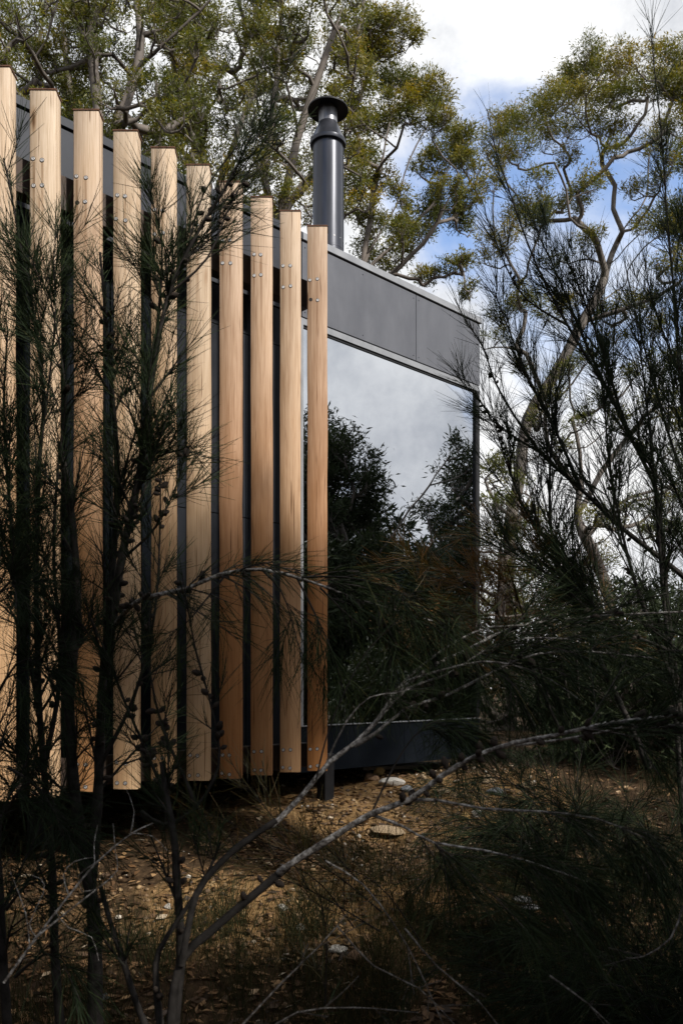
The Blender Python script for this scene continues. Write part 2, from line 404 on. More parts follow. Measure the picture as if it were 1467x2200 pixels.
def ground_mat():
    m, nt, out = mat_new('sandy_soil'); L = nt.links.new
    b = N(nt, 'ShaderNodeBsdfPrincipled'); b.inputs['Roughness'].default_value = 0.95; b.inputs['Specular IOR Level'].default_value = 0.1
    tc = N(nt, 'ShaderNodeTexCoord')
    n1 = N(nt, 'ShaderNodeTexNoise'); n1.inputs['Scale'].default_value = 1.1; n1.inputs['Detail'].default_value = 8; n1.inputs['Roughness'].default_value = 0.65
    n2 = N(nt, 'ShaderNodeTexNoise'); n2.inputs['Scale'].default_value = 26; n2.inputs['Detail'].default_value = 9; n2.inputs['Roughness'].default_value = 0.75
    L(tc.outputs['Object'], n1.inputs['Vector']); L(tc.outputs['Object'], n2.inputs['Vector'])
    sand = ramp(nt, [(0.25, (0.065, 0.034, 0.013)), (0.45, (0.17, 0.098, 0.040)), (0.62, (0.30, 0.19, 0.086)), (0.8, (0.42, 0.30, 0.17))], n2.outputs[0])
    loam = ramp(nt, [(0.25, (0.014, 0.009, 0.005)), (0.5, (0.045, 0.028, 0.015)), (0.78, (0.13, 0.082, 0.042))], n2.outputs[0])
    at = N(nt, 'ShaderNodeAttribute', attribute_name='tint')            # bare sand / leaf-mould patches of the clearing
    ad = N(nt, 'ShaderNodeMath', operation='ADD'); L(at.outputs['Fac'], ad.inputs[0])
    s = N(nt, 'ShaderNodeMath', operation='MULTIPLY_ADD'); s.inputs[1].default_value = 1.4; s.inputs[2].default_value = -0.7
    L(n1.outputs[0], s.inputs[0]); L(s.outputs[0], ad.inputs[1])
    mk = ramp(nt, [(0.38, (0, 0, 0)), (0.62, (1, 1, 1))], ad.outputs[0])
    mx = N(nt, 'ShaderNodeMix', data_type='RGBA'); L(mk.outputs[0], mx.inputs[0]); L(loam.outputs[0], mx.inputs[6]); L(sand.outputs[0], mx.inputs[7])
    L(mx.outputs[2], b.inputs['Base Color'])
    bp = N(nt, 'ShaderNodeBump'); bp.inputs['Strength'].default_value = 0.6; bp.inputs['Distance'].default_value = 0.02
    L(n2.outputs[0], bp.inputs['Height']); L(bp.outputs[0], b.inputs['Normal'])
    L(b.outputs[0], out.inputs[0])
    return m
M['ground'] = ground_mat()

# ------------------------------------------------------------------ ground
GY = np.array([-300, -20, 0, 2.0, 3.0, 3.6, 4.5, 5.6, 7.0, 9.0, 14, 30, 300.])
GZ = np.array([-2.6, -2.0, -1.62, -1.58, -1.50, -1.40, -1.12, -0.93, -0.72, -0.66, -0.66, -1.0, -2.5])
def ground_z(x, y):
    x = np.asarray(x, float); y = np.asarray(y, float)
    z = np.interp(y, GY, GZ) + ZC
    near = np.exp(-((np.hypot(x, y - 5) / 14.0) ** 2))
    z = z + near * (0.030 * np.sin(1.7 * x + 0.6 * y) + 0.022 * np.sin(3.1 * y - 2.3 * x + 1) + 0.012 * np.sin(6.1 * x + 5.3 * y))
    return z
def ground_hit(px, py):
    d = np.linspace(1.0, 30, 4000)
    X = d * (px - CX) / F; Z = ZC + d * (HY - py) / F
    k = np.argmax(Z < ground_z(X, d))
    return np.array([X[k], d[k], float(ground_z(X[k], d[k]))])

def grid_axis(lo, hi, flo, fhi, step):
    a = np.arange(flo, fhi + 1e-6, step)
    out_hi = fhi + np.cumsum(np.geomspace(step * 2, (hi - fhi) * 0.35, 18)); out_hi = out_hi * 1.0
    out_hi = fhi + (out_hi - fhi) * (hi - fhi) / (out_hi[-1] - fhi)
    out_lo = flo - np.cumsum(np.geomspace(step * 2, (flo - lo) * 0.35, 18)); out_lo = flo - (flo - out_lo) * (flo - lo) / (flo - out_lo[-1])
    return np.concatenate([out_lo[::-1], a, out_hi])
gx = grid_axis(-400, 400, -6, 8, 0.08); gy = grid_axis(-400, 400, -1, 12, 0.08)
XX, YY = np.meshgrid(gx, gy)
ZZ = ground_z(XX, YY)
fine = (np.abs(XX - 1) < 7) & (np.abs(YY - 5.5) < 6.5)
ZZ = ZZ + fine * rng.normal(0, 0.006, ZZ.shape)
sandy = 0.10 + 0.85 * np.exp(-(((XX + 0.45) / 0.9) ** 2 + ((YY - 4.45) / 0.55) ** 2)) + 0.75 * np.exp(-(((XX - 0.65) / 1.1) ** 2 + ((YY - 6.1) / 0.95) ** 2)) \
        + 0.35 * np.exp(-(((XX + 0.2) / 1.0) ** 2 + ((YY - 6.4) / 0.7) ** 2))
g = Geo()
nx, ny = len(gx), len(gy)
ii, jj = np.meshgrid(np.arange(nx - 1), np.arange(ny - 1))
q = (jj * nx + ii).reshape(-1)
g.add(np.stack([XX, YY, ZZ], -1).reshape(-1, 3), np.stack([q, q + 1, q + nx + 1, q + nx], -1), np.clip(sandy, 0, 1).reshape(-1))
ground = link('ground', g.mesh('ground', True), M['ground'])
tag(ground, 'sandy bush floor with leaf mould sloping up to the cabin', 'ground', kind='structure')

# ------------------------------------------------------------------ cabin
TH = math.atan2(1.32, 1.364)
U = np.array([math.cos(TH), math.sin(TH)]); NN = np.array([-math.sin(TH), math.cos(TH)])
F0 = np.array([-0.40, 6.0])
cabin = empty('cabin', (F0[0], F0[1], ZC), TH)
tag(cabin, 'dark flat-roofed cabin with vertical timber fins, big window and steel flue', 'cabin')

def box_mesh(name, x0, x1, y0, y1, z0, z1, bev=0.0):
    bm = bmesh.new()
    bmesh.ops.create_cube(bm, size=1.0, matrix=Matrix.Translation(((x0 + x1) / 2, (y0 + y1) / 2, (z0 + z1) / 2)) @ Matrix.Diagonal((x1 - x0, y1 - y0, z1 - z0, 1)))
    if bev:
        bmesh.ops.bevel(bm, geom=bm.edges[:], offset=bev, segments=1, affect='EDGES')
    me = bpy.data.meshes.new(name); bm.to_mesh(me); bm.free()
    return me
def part(name, mat, x0, x1, y0, y1, z0, z1, parent=None, bev=0.0, label=None):
    o = link(name, box_mesh(name, x0, x1, y0, y1, z0, z1, bev), mat, parent or cabin)
    if label: o['label'] = label
    return o

def fixing_mesh():
    bm = bmesh.new(); th = [2 * math.pi * k / 10 for k in range(10)]
    a = [bm.verts.new((0.006 * math.cos(t), 0, 0.006 * math.sin(t))) for t in th]
    b = [bm.verts.new((0.004 * math.cos(t), -0.0022, 0.004 * math.sin(t))) for t in th]
    for k in range(10): bm.faces.new((a[k], a[(k + 1) % 10], b[(k + 1) % 10], b[k]))
    bm.faces.new(b)
    me = bpy.data.meshes.new('fixing'); bm.to_mesh(me); bm.free(); me.materials.append(M['flue']); return me
FIX = fixing_mesh()
SL, SR, TB = -4.4, 2.225, 3.6            # left end, right corner, back of the cabin along its own axes
GLS = 0.187                              # left edge of the glazing
# shell
part('roof', M['panel_dark'], SL + 0.02, SR - 0.02, 0.02, TB - 0.02, 2.60, 3.05)
part('floor_slab', M['inner'], SL + 0.02, SR - 0.02, 0.025, TB - 0.02, -0.58, -0.31)
part('back_wall', M['inner'], SL + 0.02, SR - 0.02, TB - 0.12, TB - 0.02, -0.305, 2.595)
part('end_wall', M['inner'], SL + 0.022, SL + 0.12, 0.03, TB - 0.13, -0.305, 2.595)
part('end_wall', M['inner'], SR - 0.12, SR - 0.022, 1.06, TB - 0.13, -0.305, 2.595)
part('partition', M['inner'], -0.60, -0.50, 0.16, TB - 0.13, -0.305, 2.595)
part('wall', M['panel_dark'], SL + 0.125, GLS - 0.03, 0.03, 0.15, -0.305, 2.595)
# parapet: fascia panels with open joints, folded cap, recessed shadow line
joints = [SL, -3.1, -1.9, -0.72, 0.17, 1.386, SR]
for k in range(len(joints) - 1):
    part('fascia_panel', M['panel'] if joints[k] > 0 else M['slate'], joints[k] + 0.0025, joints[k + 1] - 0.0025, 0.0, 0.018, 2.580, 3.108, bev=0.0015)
part('fascia_panel', M['panel'], SR - 0.020, SR - 0.001, 0.0195, 1.8, 2.580, 3.108)
part('fascia_panel', M['panel'], SR - 0.020, SR - 0.001, 1.805, TB, 2.580, 3.108)
for s_ in (0.20, 0.78, 1.355, 1.418, 1.82, 2.19):
    for z_ in (2.615, 3.072):
        link('fixing', FIX, None, cabin, (s_, 0.0002, z_))
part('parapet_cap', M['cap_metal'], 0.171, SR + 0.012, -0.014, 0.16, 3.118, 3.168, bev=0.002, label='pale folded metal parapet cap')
part('parapet_cap', M['slate'], SL - 0.012, 0.169, -0.014, 0.16, 3.118, 3.168, bev=0.002, label='folded metal parapet cap behind the fins with their shade put into its colour')
part('parapet_cap', M['cap_metal'], SR - 0.15, SR + 0.012, 0.1605, TB, 3.118, 3.1675, bev=0.002)
part('shadow_gap', M['black'], SL, SR - 0.021, 0.006, 0.15, 3.1085, 3.1175)
# left wall cladding under the fascia: tall panels, one dark window behind the fins
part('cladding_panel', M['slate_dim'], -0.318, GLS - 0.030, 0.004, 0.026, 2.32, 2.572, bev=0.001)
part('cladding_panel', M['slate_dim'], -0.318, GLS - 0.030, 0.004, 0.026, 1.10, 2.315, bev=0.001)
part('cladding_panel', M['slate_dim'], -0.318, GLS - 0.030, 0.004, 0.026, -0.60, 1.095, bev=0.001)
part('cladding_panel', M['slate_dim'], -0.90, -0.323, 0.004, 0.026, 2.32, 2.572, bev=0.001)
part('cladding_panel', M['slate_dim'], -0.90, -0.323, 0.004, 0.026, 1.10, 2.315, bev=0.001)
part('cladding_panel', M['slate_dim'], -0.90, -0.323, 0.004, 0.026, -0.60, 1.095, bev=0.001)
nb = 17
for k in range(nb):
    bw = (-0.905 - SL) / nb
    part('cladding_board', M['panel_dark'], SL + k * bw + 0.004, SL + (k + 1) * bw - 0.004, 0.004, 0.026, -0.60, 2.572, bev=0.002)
# glazing
# big corner glazing
gw = part('glazing_frame', M['cap_metal'], GLS - 0.028, SR - 0.003, 0.002, 0.060, 2.528, 2.572, label='pale metal head of the corner window')
part('jamb', M['cap_metal'], GLS - 0.028, GLS - 0.004, -0.002, 0.060, -0.298, 2.527, parent=gw)
part('corner_mullion', M['black'], SR - 0.052, SR - 0.004, 0.0, 0.050, -0.292, 2.527, parent=gw)
part('sill', M['cap_metal'], GLS - 0.028, SR - 0.002, -0.006, 0.055, -0.305, -0.2985, parent=gw)
part('gasket', M['black'], GLS - 0.003, SR - 0.053, 0.012, 0.05, 2.510, 2.527, parent=gw)
part('window_pane', M['glass'], GLS - 0.003, SR - 0.053, 0.020, 0.026, -0.297, 2.509, label='large dark window pane mirroring clouds and trees')
part('side_window_pane', M['glass_side'], SR - 0.030, SR - 0.024, 0.0515, 1.00, -0.297, 2.48, label='clear end window pane seen through the front glass')
part('side_frame', M['black'], SR - 0.05, SR - 0.004, 1.001, 1.058, -0.297, 2.48)
part('base_panel', M['panel_dark'], GLS - 0.03, 1.25, 0.006, 0.024, -0.63, -0.312)
part('base_panel', M['panel_dark'], 1.254, SR - 0.004, 0.006, 0.024, -0.63, -0.312)
part('base_panel', M['panel_dark'], SR - 0.020, SR - 0.004, 0.0245, TB, -0.63, -0.312)
# two steel rails that carry the fins, with stand-off brackets, and the post under them
RT0, RT1 = -0.232, -0.150
for z0, z1 in ((2.520, 2.703), (-0.560, -0.400)):
    s_end = 0.03
    rl = part('rail', M['rail'], SL + 0.2, s_end, RT0, RT1, z0, z1, bev=0.003, label='brown steel rail behind the fins')
    for s in (-3.7, -2.62, -1.43, -0.25):
        part('bracket', M['rail'], s - 0.05, s + 0.05, RT1 + 0.0005, 0.0, z0 + 0.03, z1 - 0.03, parent=rl)
part('support_post', M['black'], 0.30, 0.39, -0.10, -0.01, -1.15, -0.50, bev=0.004)
for s in (-3.6, -1.5):
    part('support_post', M['black'], s - 0.05, s + 0.05, 0.5, 0.6, -1.6, -0.585)

# fins: sawn hardwood, square to the eye, each with rusty cap plate and eight screws
FW, FD, FZ0, FZ1 = 0.132, 0.090, -0.575, 3.024
fin_cols = [(0.50, 0.32, 0.175), (0.55, 0.385, 0.235), (0.40, 0.22, 0.10), (0.55, 0.38, 0.225), (0.49, 0.315, 0.17), (0.50, 0.345, 0.205),
            (0.36, 0.168, 0.062), (0.385, 0.195, 0.080), (0.42, 0.245, 0.122), (0.345, 0.155, 0.052)]
def screw_mesh():
    bm = bmesh.new()
    th = [2 * math.pi * k / 14 for k in range(14)]
    prof = [(0.0092, 0.0), (0.0092, -0.0012), (0.0082, -0.0017), (0.0036, -0.0014), (0.0028, -0.0004)]   # domed head with a drive recess
    rings = [[bm.verts.new((r * math.cos(a), y, r * math.sin(a))) for a in th] for r, y in prof]
    for a, b in zip(rings, rings[1:]):
        for k in range(14):
            bm.faces.new((a[k], a[(k + 1) % 14], b[(k + 1) % 14], b[k]))
    bm.faces.new(rings[-1])
    me = bpy.data.meshes.new('screw'); bm.to_mesh(me); bm.free(); me.materials.append(M['screw']); return me
def hole_mesh(r):
    bm = bmesh.new(); th = [2 * math.pi * k / 14 for k in range(14)]
    a = [bm.verts.new((r * math.cos(t), 0, r * math.sin(t))) for t in th]
    b = [bm.verts.new((r * 0.9 * math.cos(t), -0.0008, r * 0.9 * math.sin(t))) for t in th]
    for k in range(14): bm.faces.new((a[k], a[(k + 1) % 14], b[(k + 1) % 14], b[k]))
    bm.faces.new(b)
    me = bpy.data.meshes.new('screw_hole'); bm.to_mesh(me); bm.free(); me.materials.append(M['hole']); return me
SCREW, HOLE = screw_mesh(), hole_mesh(0.0124)
def fin_mesh(k):
    """two boards laminated: a front board and a back board with a fine groove between, slightly bowed"""
    g = Geo(); r = random.Random(50 + k)
    hz = np.linspace(FZ0, FZ1, 16)
    bow = np.array([r.uniform(-0.0025, 0.0025) * math.sin(math.pi * t) for t in np.linspace(0, 1, 16)])
    c = 0.0022
    for y0, y1, wd in ((0.0, 0.030, FW), (0.0325, FD, FW - 0.003)):
        w = wd / 2
        loop = np.array([(-w + c, y0), (w - c, y0), (w, y0 + c), (w, y1 - c), (w - c, y1), (-w + c, y1), (-w, y1 - c), (-w, y0 + c)])
        v = np.concatenate([np.column_stack([loop[:, 0] + bow[i], loop[:, 1], np.full(8, hz[i])]) for i in range(16)])
        i = np.arange(15)[:, None] * 8; j = np.arange(8)[None]; j2 = (j + 1) % 8
        g.add(v, np.stack([i + j, i + j2, i + 8 + j2, i + 8 + j], -1).reshape(-1, 4))
        g.add(v[:8], np.array([[7, 6, 5, 4, 3, 2, 1, 0]])); g.add(v[-8:], np.array([[0, 1, 2, 3, 4, 5, 6, 7]]))
    w = FW / 2 - 0.005
    loop = np.array([(-w, 0.028), (w, 0.028), (w, 0.035), (-w, 0.035)])
    v = np.concatenate([np.column_stack([loop, np.full(4, z)]) for z in (FZ0 + 0.002, FZ1 - 0.002)])
    g.add(v, np.array([[0, 1, 5, 4], [1, 2, 6, 5], [2, 3, 7, 6], [3, 0, 4, 7]]))
    return g.mesh('fin')
missing = {(2, 2), (9, 2)}
for i in range(-2, 10):
    k = i % 10
    w = np.array([-0.157, 5.75]) + (i - 9) * 0.2373 * U + np.array([random.uniform(-.003, .003), random.uniform(-.004, .004)])
    rel = w - F0
    dz = random.uniform(-0.006, 0.006)
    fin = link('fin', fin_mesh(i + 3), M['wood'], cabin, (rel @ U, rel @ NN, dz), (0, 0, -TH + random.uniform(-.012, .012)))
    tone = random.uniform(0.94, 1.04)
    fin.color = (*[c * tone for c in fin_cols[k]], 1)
    link('cap_plate', box_mesh('cap_plate', -FW / 2 - 0.004, FW / 2 + 0.004, -0.004, FD + 0.004, FZ1 + 0.0005, FZ1 + 0.0085, 0.001), M['rust'], fin)
    n = 0
    for zz in (2.672, 2.540, -0.430, -0.545):
        for xx in (-0.047, -0.002):
            jx, jz = random.uniform(-.004, .004), random.uniform(-.005, .005)
            h = link('screw_hole', HOLE, None, fin, (xx + jx, -0.0004, zz + jz))
            if (k, n) not in missing:
                link('screw', SCREW, None, fin, (xx + jx, -0.0014, zz + jz), (0, random.uniform(0, 3), 0))
            n += 1

# flue
def lathe(name, prof, mat, parent, loc=(0, 0, 0), n=40):
    g = Geo(); prof = np.array(prof, float); th = np.linspace(0, 2 * np.pi, n, endpoint=False)
    v = np.stack([prof[:, 0, None] * np.cos(th), prof[:, 0, None] * np.sin(th), np.repeat(prof[:, 1, None], n, 1)], -1).reshape(-1, 3)
    i = np.arange(len(prof) - 1)[:, None] * n; j = np.arange(n)[None]; j2 = (j + 1) % n
    g.add(v, np.stack([i + j, i + j2, i + n + j2, i + n + j], -1).reshape(-1, 4))
    me = g.mesh(name, True)
    me.set_sharp_from_angle(angle=math.radians(35))
    return link(name, me, mat, parent, loc)
flue_loc = np.array([-0.113, 7.3]) - F0
flue = lathe('flue', [(0.0, 3.0), (0.127, 3.0), (0.127, 3.62), (0.1285, 3.622), (0.1285, 3.634), (0.127, 3.636), (0.127, 4.56), (0.0, 4.56)], M['flue'], cabin, (flue_loc @ U, flue_loc @ NN, 0))
flue['label'] = 'tall charcoal steel flue with a flat rain cap'
lathe('flashing', [(0.30, 3.051), (0.27, 3.06), (0.15, 3.30), (0.131, 3.31), (0.131, 3.32)], M['flue'], flue)
lathe('collar', [(0.128, 4.50), (0.150, 4.505), (0.152, 4.51), (0.152, 4.535), (0.148, 4.54), (0.120, 4.60), (0.082, 4.680), (0.080, 4.69)], M['flue'], flue)
lathe('neck', [(0.078, 4.60), (0.078, 4.84), (0.0, 4.842)], M['flue_raw'], flue)
lathe('rain_cap', [(0.0, 4.820), (0.080, 4.818), (0.168, 4.806), (0.171, 4.800), (0.172, 4.806), (0.168, 4.815), (0.06, 4.88), (0.0, 4.89)], M['black'], flue)
brace = Geo(); tube(brace, [(0.15, -0.02, 3.0), (0.15, -0.02, 3.75)], 0.012, 8); tube(brace, [(0.15, -0.02, 3.72), (0.12, 0.0, 3.72)], 0.01, 8)
link('brace', brace.mesh('brace', True), M['flue'], flue)
link('seam', box_mesh('seam', 0.088, 0.094, -0.094, -0.088, 3.0, 4.5), M['flue'], flue)
for k in range(5):
    link('rivet', SCREW, None, flue, (0.128 * math.cos(-0.9 - k * 0.5), 0.128 * math.sin(-0.9 - k * 0.5), 3.70), (0, 0, -0.9 - k * 0.5 + math.pi / 2), (0.5, 0.5, 0.5))

# ------------------------------------------------------------------ gum trees
def gum(name, label, limbs, pads, seed, bark='bark_gum', leaf='leaf_gum', r1=0.018, twigs=9, leaves=42, leaf_len=0.10, gold=0.3, group=None, cat='tree', flat=0.72, sides=7):
    """limbs: control polylines (first = trunk).  pads: (x, y, z, radius) foliage tufts.  Each pad is reached by a branch from the nearest
    suitable point of the skeleton, branch thickness follows the number of pads it carries."""
    r = np.random.default_rng(seed)
    pos, par = [], []
    paths = []
    for li, lp in enumerate(limbs):
        p = smooth_path(lp, 0.25, 0.022)
        if li == 0:
            prev = -1
        else:
            d = np.linalg.norm(np.array(pos) - p[0], axis=1); prev = int(np.argmin(d))
        path = [] if prev < 0 else [prev]
        for k, x in enumerate(p):
            pos.append(x); par.append(prev); prev = len(pos) - 1; path.append(prev)
        paths.append(path)
    pads = np.array(pads, float)
    trunk_top = pos[len(paths[0]) - 1]
    order = np.argsort(np.linalg.norm(pads[:, :3] - trunk_top, axis=1))
    ends = []; Rm = float(pads[:, 3].max()) * 0.85
    for k in order:
        c, R = pads[k, :3], pads[k, 3]
        tgt = c - np.array([0, 0, 0.75 * R]) + r.normal(0, 0.12 * R, 3)
        A = np.array(pos); dv = tgt - A; d = np.linalg.norm(dv, axis=1)
        cost = d + 1.6 * np.maximum(0, 0.35 * d - dv[:, 2])
        cost[:3] += 2.0
        b = int(np.argmin(cost)); s = A[b]; L = d[b]
        tdir = unit(A[b] - A[par[b]]) if par[b] >= 0 else np.array([0, 0, 1.0])
        c1 = s + tdir * L * 0.16 + (tgt - s) * 0.12 + r.normal(0, 0.05 * L, 3)
        c2 = tgt - unit(tgt - s) * 0.25 * L - np.array([0, 0, 0.22 * L]) + r.normal(0, 0.05 * L, 3)
        m = max(3, int(L / 0.22)); t = np.linspace(0, 1, m + 1)[1:, None]
        q = (1 - t) ** 3 * s + 3 * (1 - t) ** 2 * t * c1 + 3 * (1 - t) * t ** 2 * c2 + t ** 3 * tgt
        q += r.normal(0, 0.018, q.shape) * np.minimum(1, t * 3)
        prev = b; path = [b]
        for x in q:
            pos.append(x); par.append(prev); prev = len(pos) - 1; path.append(prev)
        paths.append(path); ends.append((prev, k))
    n = len(pos); cnt = np.zeros(n)
    for e, _ in ends: cnt[e] += 1
    for i in range(n - 1, -1, -1):
        if par[i] >= 0: cnt[par[i]] += cnt[i]
    A = np.array(pos); rad = r1 * np.maximum(cnt, 0.35) ** 0.52
    base = A[0].copy(); base[2] = float(ground_z(base[0], base[1]))
    root = empty(name, tuple(base)); tag(root, label, cat, group)
    tg, cg = Geo(), Geo()
    for path in paths:
        rr = rad[path].copy()
        if par[path[1]] >= 0 and len(path) > 2: rr[0] = min(rr[0], rr[1] * 1.25)
        tube(tg, A[path], rr, sides if rr.max() > 0.03 else 5)
    Pn, Dn, Ln, Tn = [], [], [], []
    for e, k in ends:
        c, R = pads[k, :3], pads[k, 3]; s = A[e]
        tone = r.normal(0, 0.10)
        for _ in range(max(4, int(twigs * min(1.2, R / Rm)))):
            v = unit(r.normal(0, 1, 3)); v[2] = abs(v[2]) * 0.95 - 0.18
            tip = c + v * R * np.array([1, 1, flat]) * r.uniform(0.55, 1.0)
            ctl = s + (tip - s) * 0.5 + np.array([0, 0, -0.10 * R]) + r.normal(0, 0.10 * R, 3)
            t = np.linspace(0, 1, 5)[:, None]
            tw = (1 - t) ** 2 * s + 2 * (1 - t) * t * ctl + t ** 2 * tip
            tube(tg, tw, np.linspace(r1 * 0.42, 0.0035, 5), 3)
            m = max(6, int(leaves * min(1.6, (R / Rm) ** 1.6)))
            tt = (0.52 + 0.56 * r.uniform(0, 1, m) ** 0.7)[:, None]
            pp = (1 - tt) ** 2 * s + 2 * (1 - tt) * tt * ctl + tt ** 2 * tip + r.normal(0, 0.21 * R, (m, 3)) * np.array([1, 1, 0.8])
            out = unit(pp - (c - np.array([0, 0, 0.6 * R])))
            dd = unit(out * 0.6 + r.normal(0, 0.65, (m, 3)) + np.array([0, 0, -0.25]))
            Pn.append(pp); Dn.append(dd); Ln.append(r.uniform(0.6, 1.25, m) * leaf_len)
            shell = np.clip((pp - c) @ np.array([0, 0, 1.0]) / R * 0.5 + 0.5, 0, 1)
            Tn.append(np.clip(0.30 + tone + gold * 0.9 * shell * r.uniform(0.3, 1.2, m) + r.normal(0, 0.08, m), 0, 1))  # upper leaves golden: new growth plus sunlight from above put into the tint
    pp, dd, ll, tn = np.concatenate(Pn), np.concatenate(Dn), np.concatenate(Ln), np.concatenate(Tn)
    leaves_geo(cg, pp, dd, ll, ll * 0.24, tn, r)
    link('trunk', tg.mesh('trunk', True, base), M[bark], root)
    link('crown', cg.mesh('crown', False, base), M[leaf], root)
    return root

def leaves_geo(cg, pp, dd, ll, ww, tn, r):
    m = len(pp)
    side = unit(np.cross(dd, r.normal(0, 1, (m, 3)))); nor = np.cross(dd, side)
    mid = pp + dd * (ll * 0.45)[:, None] + nor * (ll * 0.06)[:, None]
    v = np.stack([pp, mid + side * (ww * 0.5)[:, None], pp + dd * ll[:, None], mid - side * (ww * 0.5)[:, None]], 1)
    cg.add(v.reshape(-1, 3), np.arange(m * 4).reshape(-1, 4), np.repeat(tn, 4))

def pads_px(rows, depth, jitter, seed):
    r = np.random.default_rng(seed); out = []
    for px, py, rp in rows:
        d = depth + r.uniform(-jitter, jitter)
        R = rp * d / F
        out.append([*P(px, py, d), 1.1 * R])
        for _ in range(2):                                   # smaller tufts break the outline of each clump
            v = r.normal(0, 1, 3); v = v / np.linalg.norm(v) * np.array([1, 1, 0.7])
            out.append([*(P(px, py, d) + v * R * r.uniform(0.8, 1.35)), R * r.uniform(0.5, 0.75)])
    return out
def limb(rows, depth, dj=0.0):
    return [P(a, b, depth + dj * k) for k, (a, b) in enumerate(rows)]

# -- the tall open-crowned gum on the right
D = 18.0
rg_limbs = [limb([(1088, 1440), (1092, 1240), (1098, 1110), (1118, 1000), (1136, 900), (1166, 840), (1210, 770), (1255, 690), (1288, 620)], D),
            limb([(1288, 620), (1306, 570), (1340, 492), (1385, 423), (1395, 336), (1405, 260)], D, .2),
            limb([(1300, 580), (1281, 520), (1255, 492), (1223, 468), (1216, 406), (1190, 350)], D, -.25),
            limb([(1338, 495), (1318, 447), (1319, 400), (1292, 354), (1271, 254)], D, .05),
            limb([(1270, 660), (1340, 613), (1357, 561), (1420, 500), (1480, 440)], D, .3),
            limb([(1255, 690), (1330, 668), (1420, 630), (1520, 570)], D, -.3),
            limb([(1166, 845), (1130, 760), (1080, 745), (1035, 752)], D, -.2),
            limb([(1118, 1000), (1190, 960), (1260, 960), (1330, 900), (1420, 880)], D, .2)]
rg = [(1075, 335, 42), (1062, 380, 34), (1095, 268, 44), (1135, 245, 46), (1178, 222, 42), (1205, 170, 38), (1245, 150, 44), (1290, 142, 40), (1335, 132, 44), (1382, 128, 40),
      (1425, 118, 42), (1465, 122, 46), (1218, 205, 42), (1262, 200, 40), (1308, 195, 42), (1352, 185, 40), (1402, 180, 42), (1450, 185, 42), (1118, 305, 38), (1168, 285, 38),
      (1222, 268, 36), (1285, 262, 36), (1350, 262, 38), (1262, 385, 38), (1248, 430, 32), (1118, 440, 44), (1160, 470, 38), (1085, 500, 36), (1205, 430, 30), (1352, 408, 28), (1415, 378, 30),
      (1398, 300, 32), (1452, 262, 40), (1425, 455, 42), (1468, 440, 42), (1380, 480, 32), (1255, 520, 34), (1058, 545, 34), (1128, 640, 42), (1082, 662, 34), (1180, 668, 36), (1300, 662, 34),
      (1350, 650, 38), (1385, 640, 28), (1225, 650, 28), (1065, 722, 26), (1500, 200, 60), (1530, 330, 60), (1520, 500, 60), (1310, 320, 30), (1215, 330, 30), (1150, 380, 30),
      (1440, 330, 34), (1465, 560, 36), (1420, 560, 30), (1180, 560, 26), (1320, 720, 26), (1400, 700, 30), (1120, 790, 26)]
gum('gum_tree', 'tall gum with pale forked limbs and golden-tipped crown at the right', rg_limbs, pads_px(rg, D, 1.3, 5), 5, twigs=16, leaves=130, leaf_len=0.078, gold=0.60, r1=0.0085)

# -- centre tree behind the flue
D = 15.0
cg_limbs = [limb([(745, 1430), (742, 1000), (748, 760), (765, 620), (790, 545)], D),
            limb([(765, 620), (835, 590), (910, 520), (960, 440), (985, 380)], D, -.2),
            limb([(790, 545), (850, 440), (880, 340), (925, 260)], D, .2), limb([(780, 570), (800, 430), (830, 300), (850, 200), (860, 110)], D, .1),
            limb([(770, 600), (870, 500), (940, 420), (975, 330)], D, .3)]
cgp = [(850, 52, 42), (800, 45, 42), (760, 95, 46), (880, 75, 28), (815, 110, 44), (850, 160, 44), (900, 178, 40), (938, 205, 38), (880, 225, 42), (930, 262, 42), (990, 292, 38), (962, 325, 42),
       (1004, 345, 32), (1000, 418, 36), (950, 408, 32), (902, 360, 26), (922, 452, 42), (982, 468, 36), (870, 482, 36), (850, 540, 36), (902, 502, 32), (800, 470, 36), (790, 530, 32),
       (830, 575, 28), (920, 592, 30), (968, 572, 28), (860, 420, 30), (822, 382, 34), (780, 332, 40), (822, 255, 42), (762, 255, 42), (1000, 560, 24), (1008, 625, 22), (770, 180, 42), (760, 420, 30)]
gum('gum_tree', 'leaning gum with dark fanned limbs behind the steel flue', cg_limbs, pads_px(cgp, D, 1.2, 8), 8, bark='bark_gum_dark', twigs=15, leaves=90, leaf_len=0.074, gold=0.5, r1=0.008)

# -- the crowded group behind the roof on the left
def left_pads(x0, x1, n, seed, y1=None):
    r = np.random.default_rng(seed); out = []
    k = 0
    while len(out) < n and k < 4000:
        k += 1
        x, y = r.uniform(x0, x1), r.uniform(-70, 470)
        if y > 215 + 0.46 * x: continue
        if all(math.hypot(x - a, y - b) > 36 for a, b, _ in out): out.append((x, y, r.uniform(24, 46)))
    return out
D = 12.0
gum('gum_tree', 'many-stemmed gum rising at the far left behind the cabin roof', [limb([(120, 1420), (130, 700), (128, 420), (140, 300), (110, 150), (50, 60), (0, 20)], D), limb([(132, 420), (150, 200), (138, 80), (128, -60)], D, .15),
     limb([(130, 500), (60, 300), (20, 180), (-30, 100)], D, .2), limb([(130, 450), (90, 250), (84, 100), (100, -40)], D, -.2)],
    pads_px(left_pads(-90, 210, 48, 21), D, 1.8, 21), 21, bark='bark_gum', twigs=11, leaves=62, leaf_len=0.064, gold=0.34, r1=0.0085)
D = 11.0
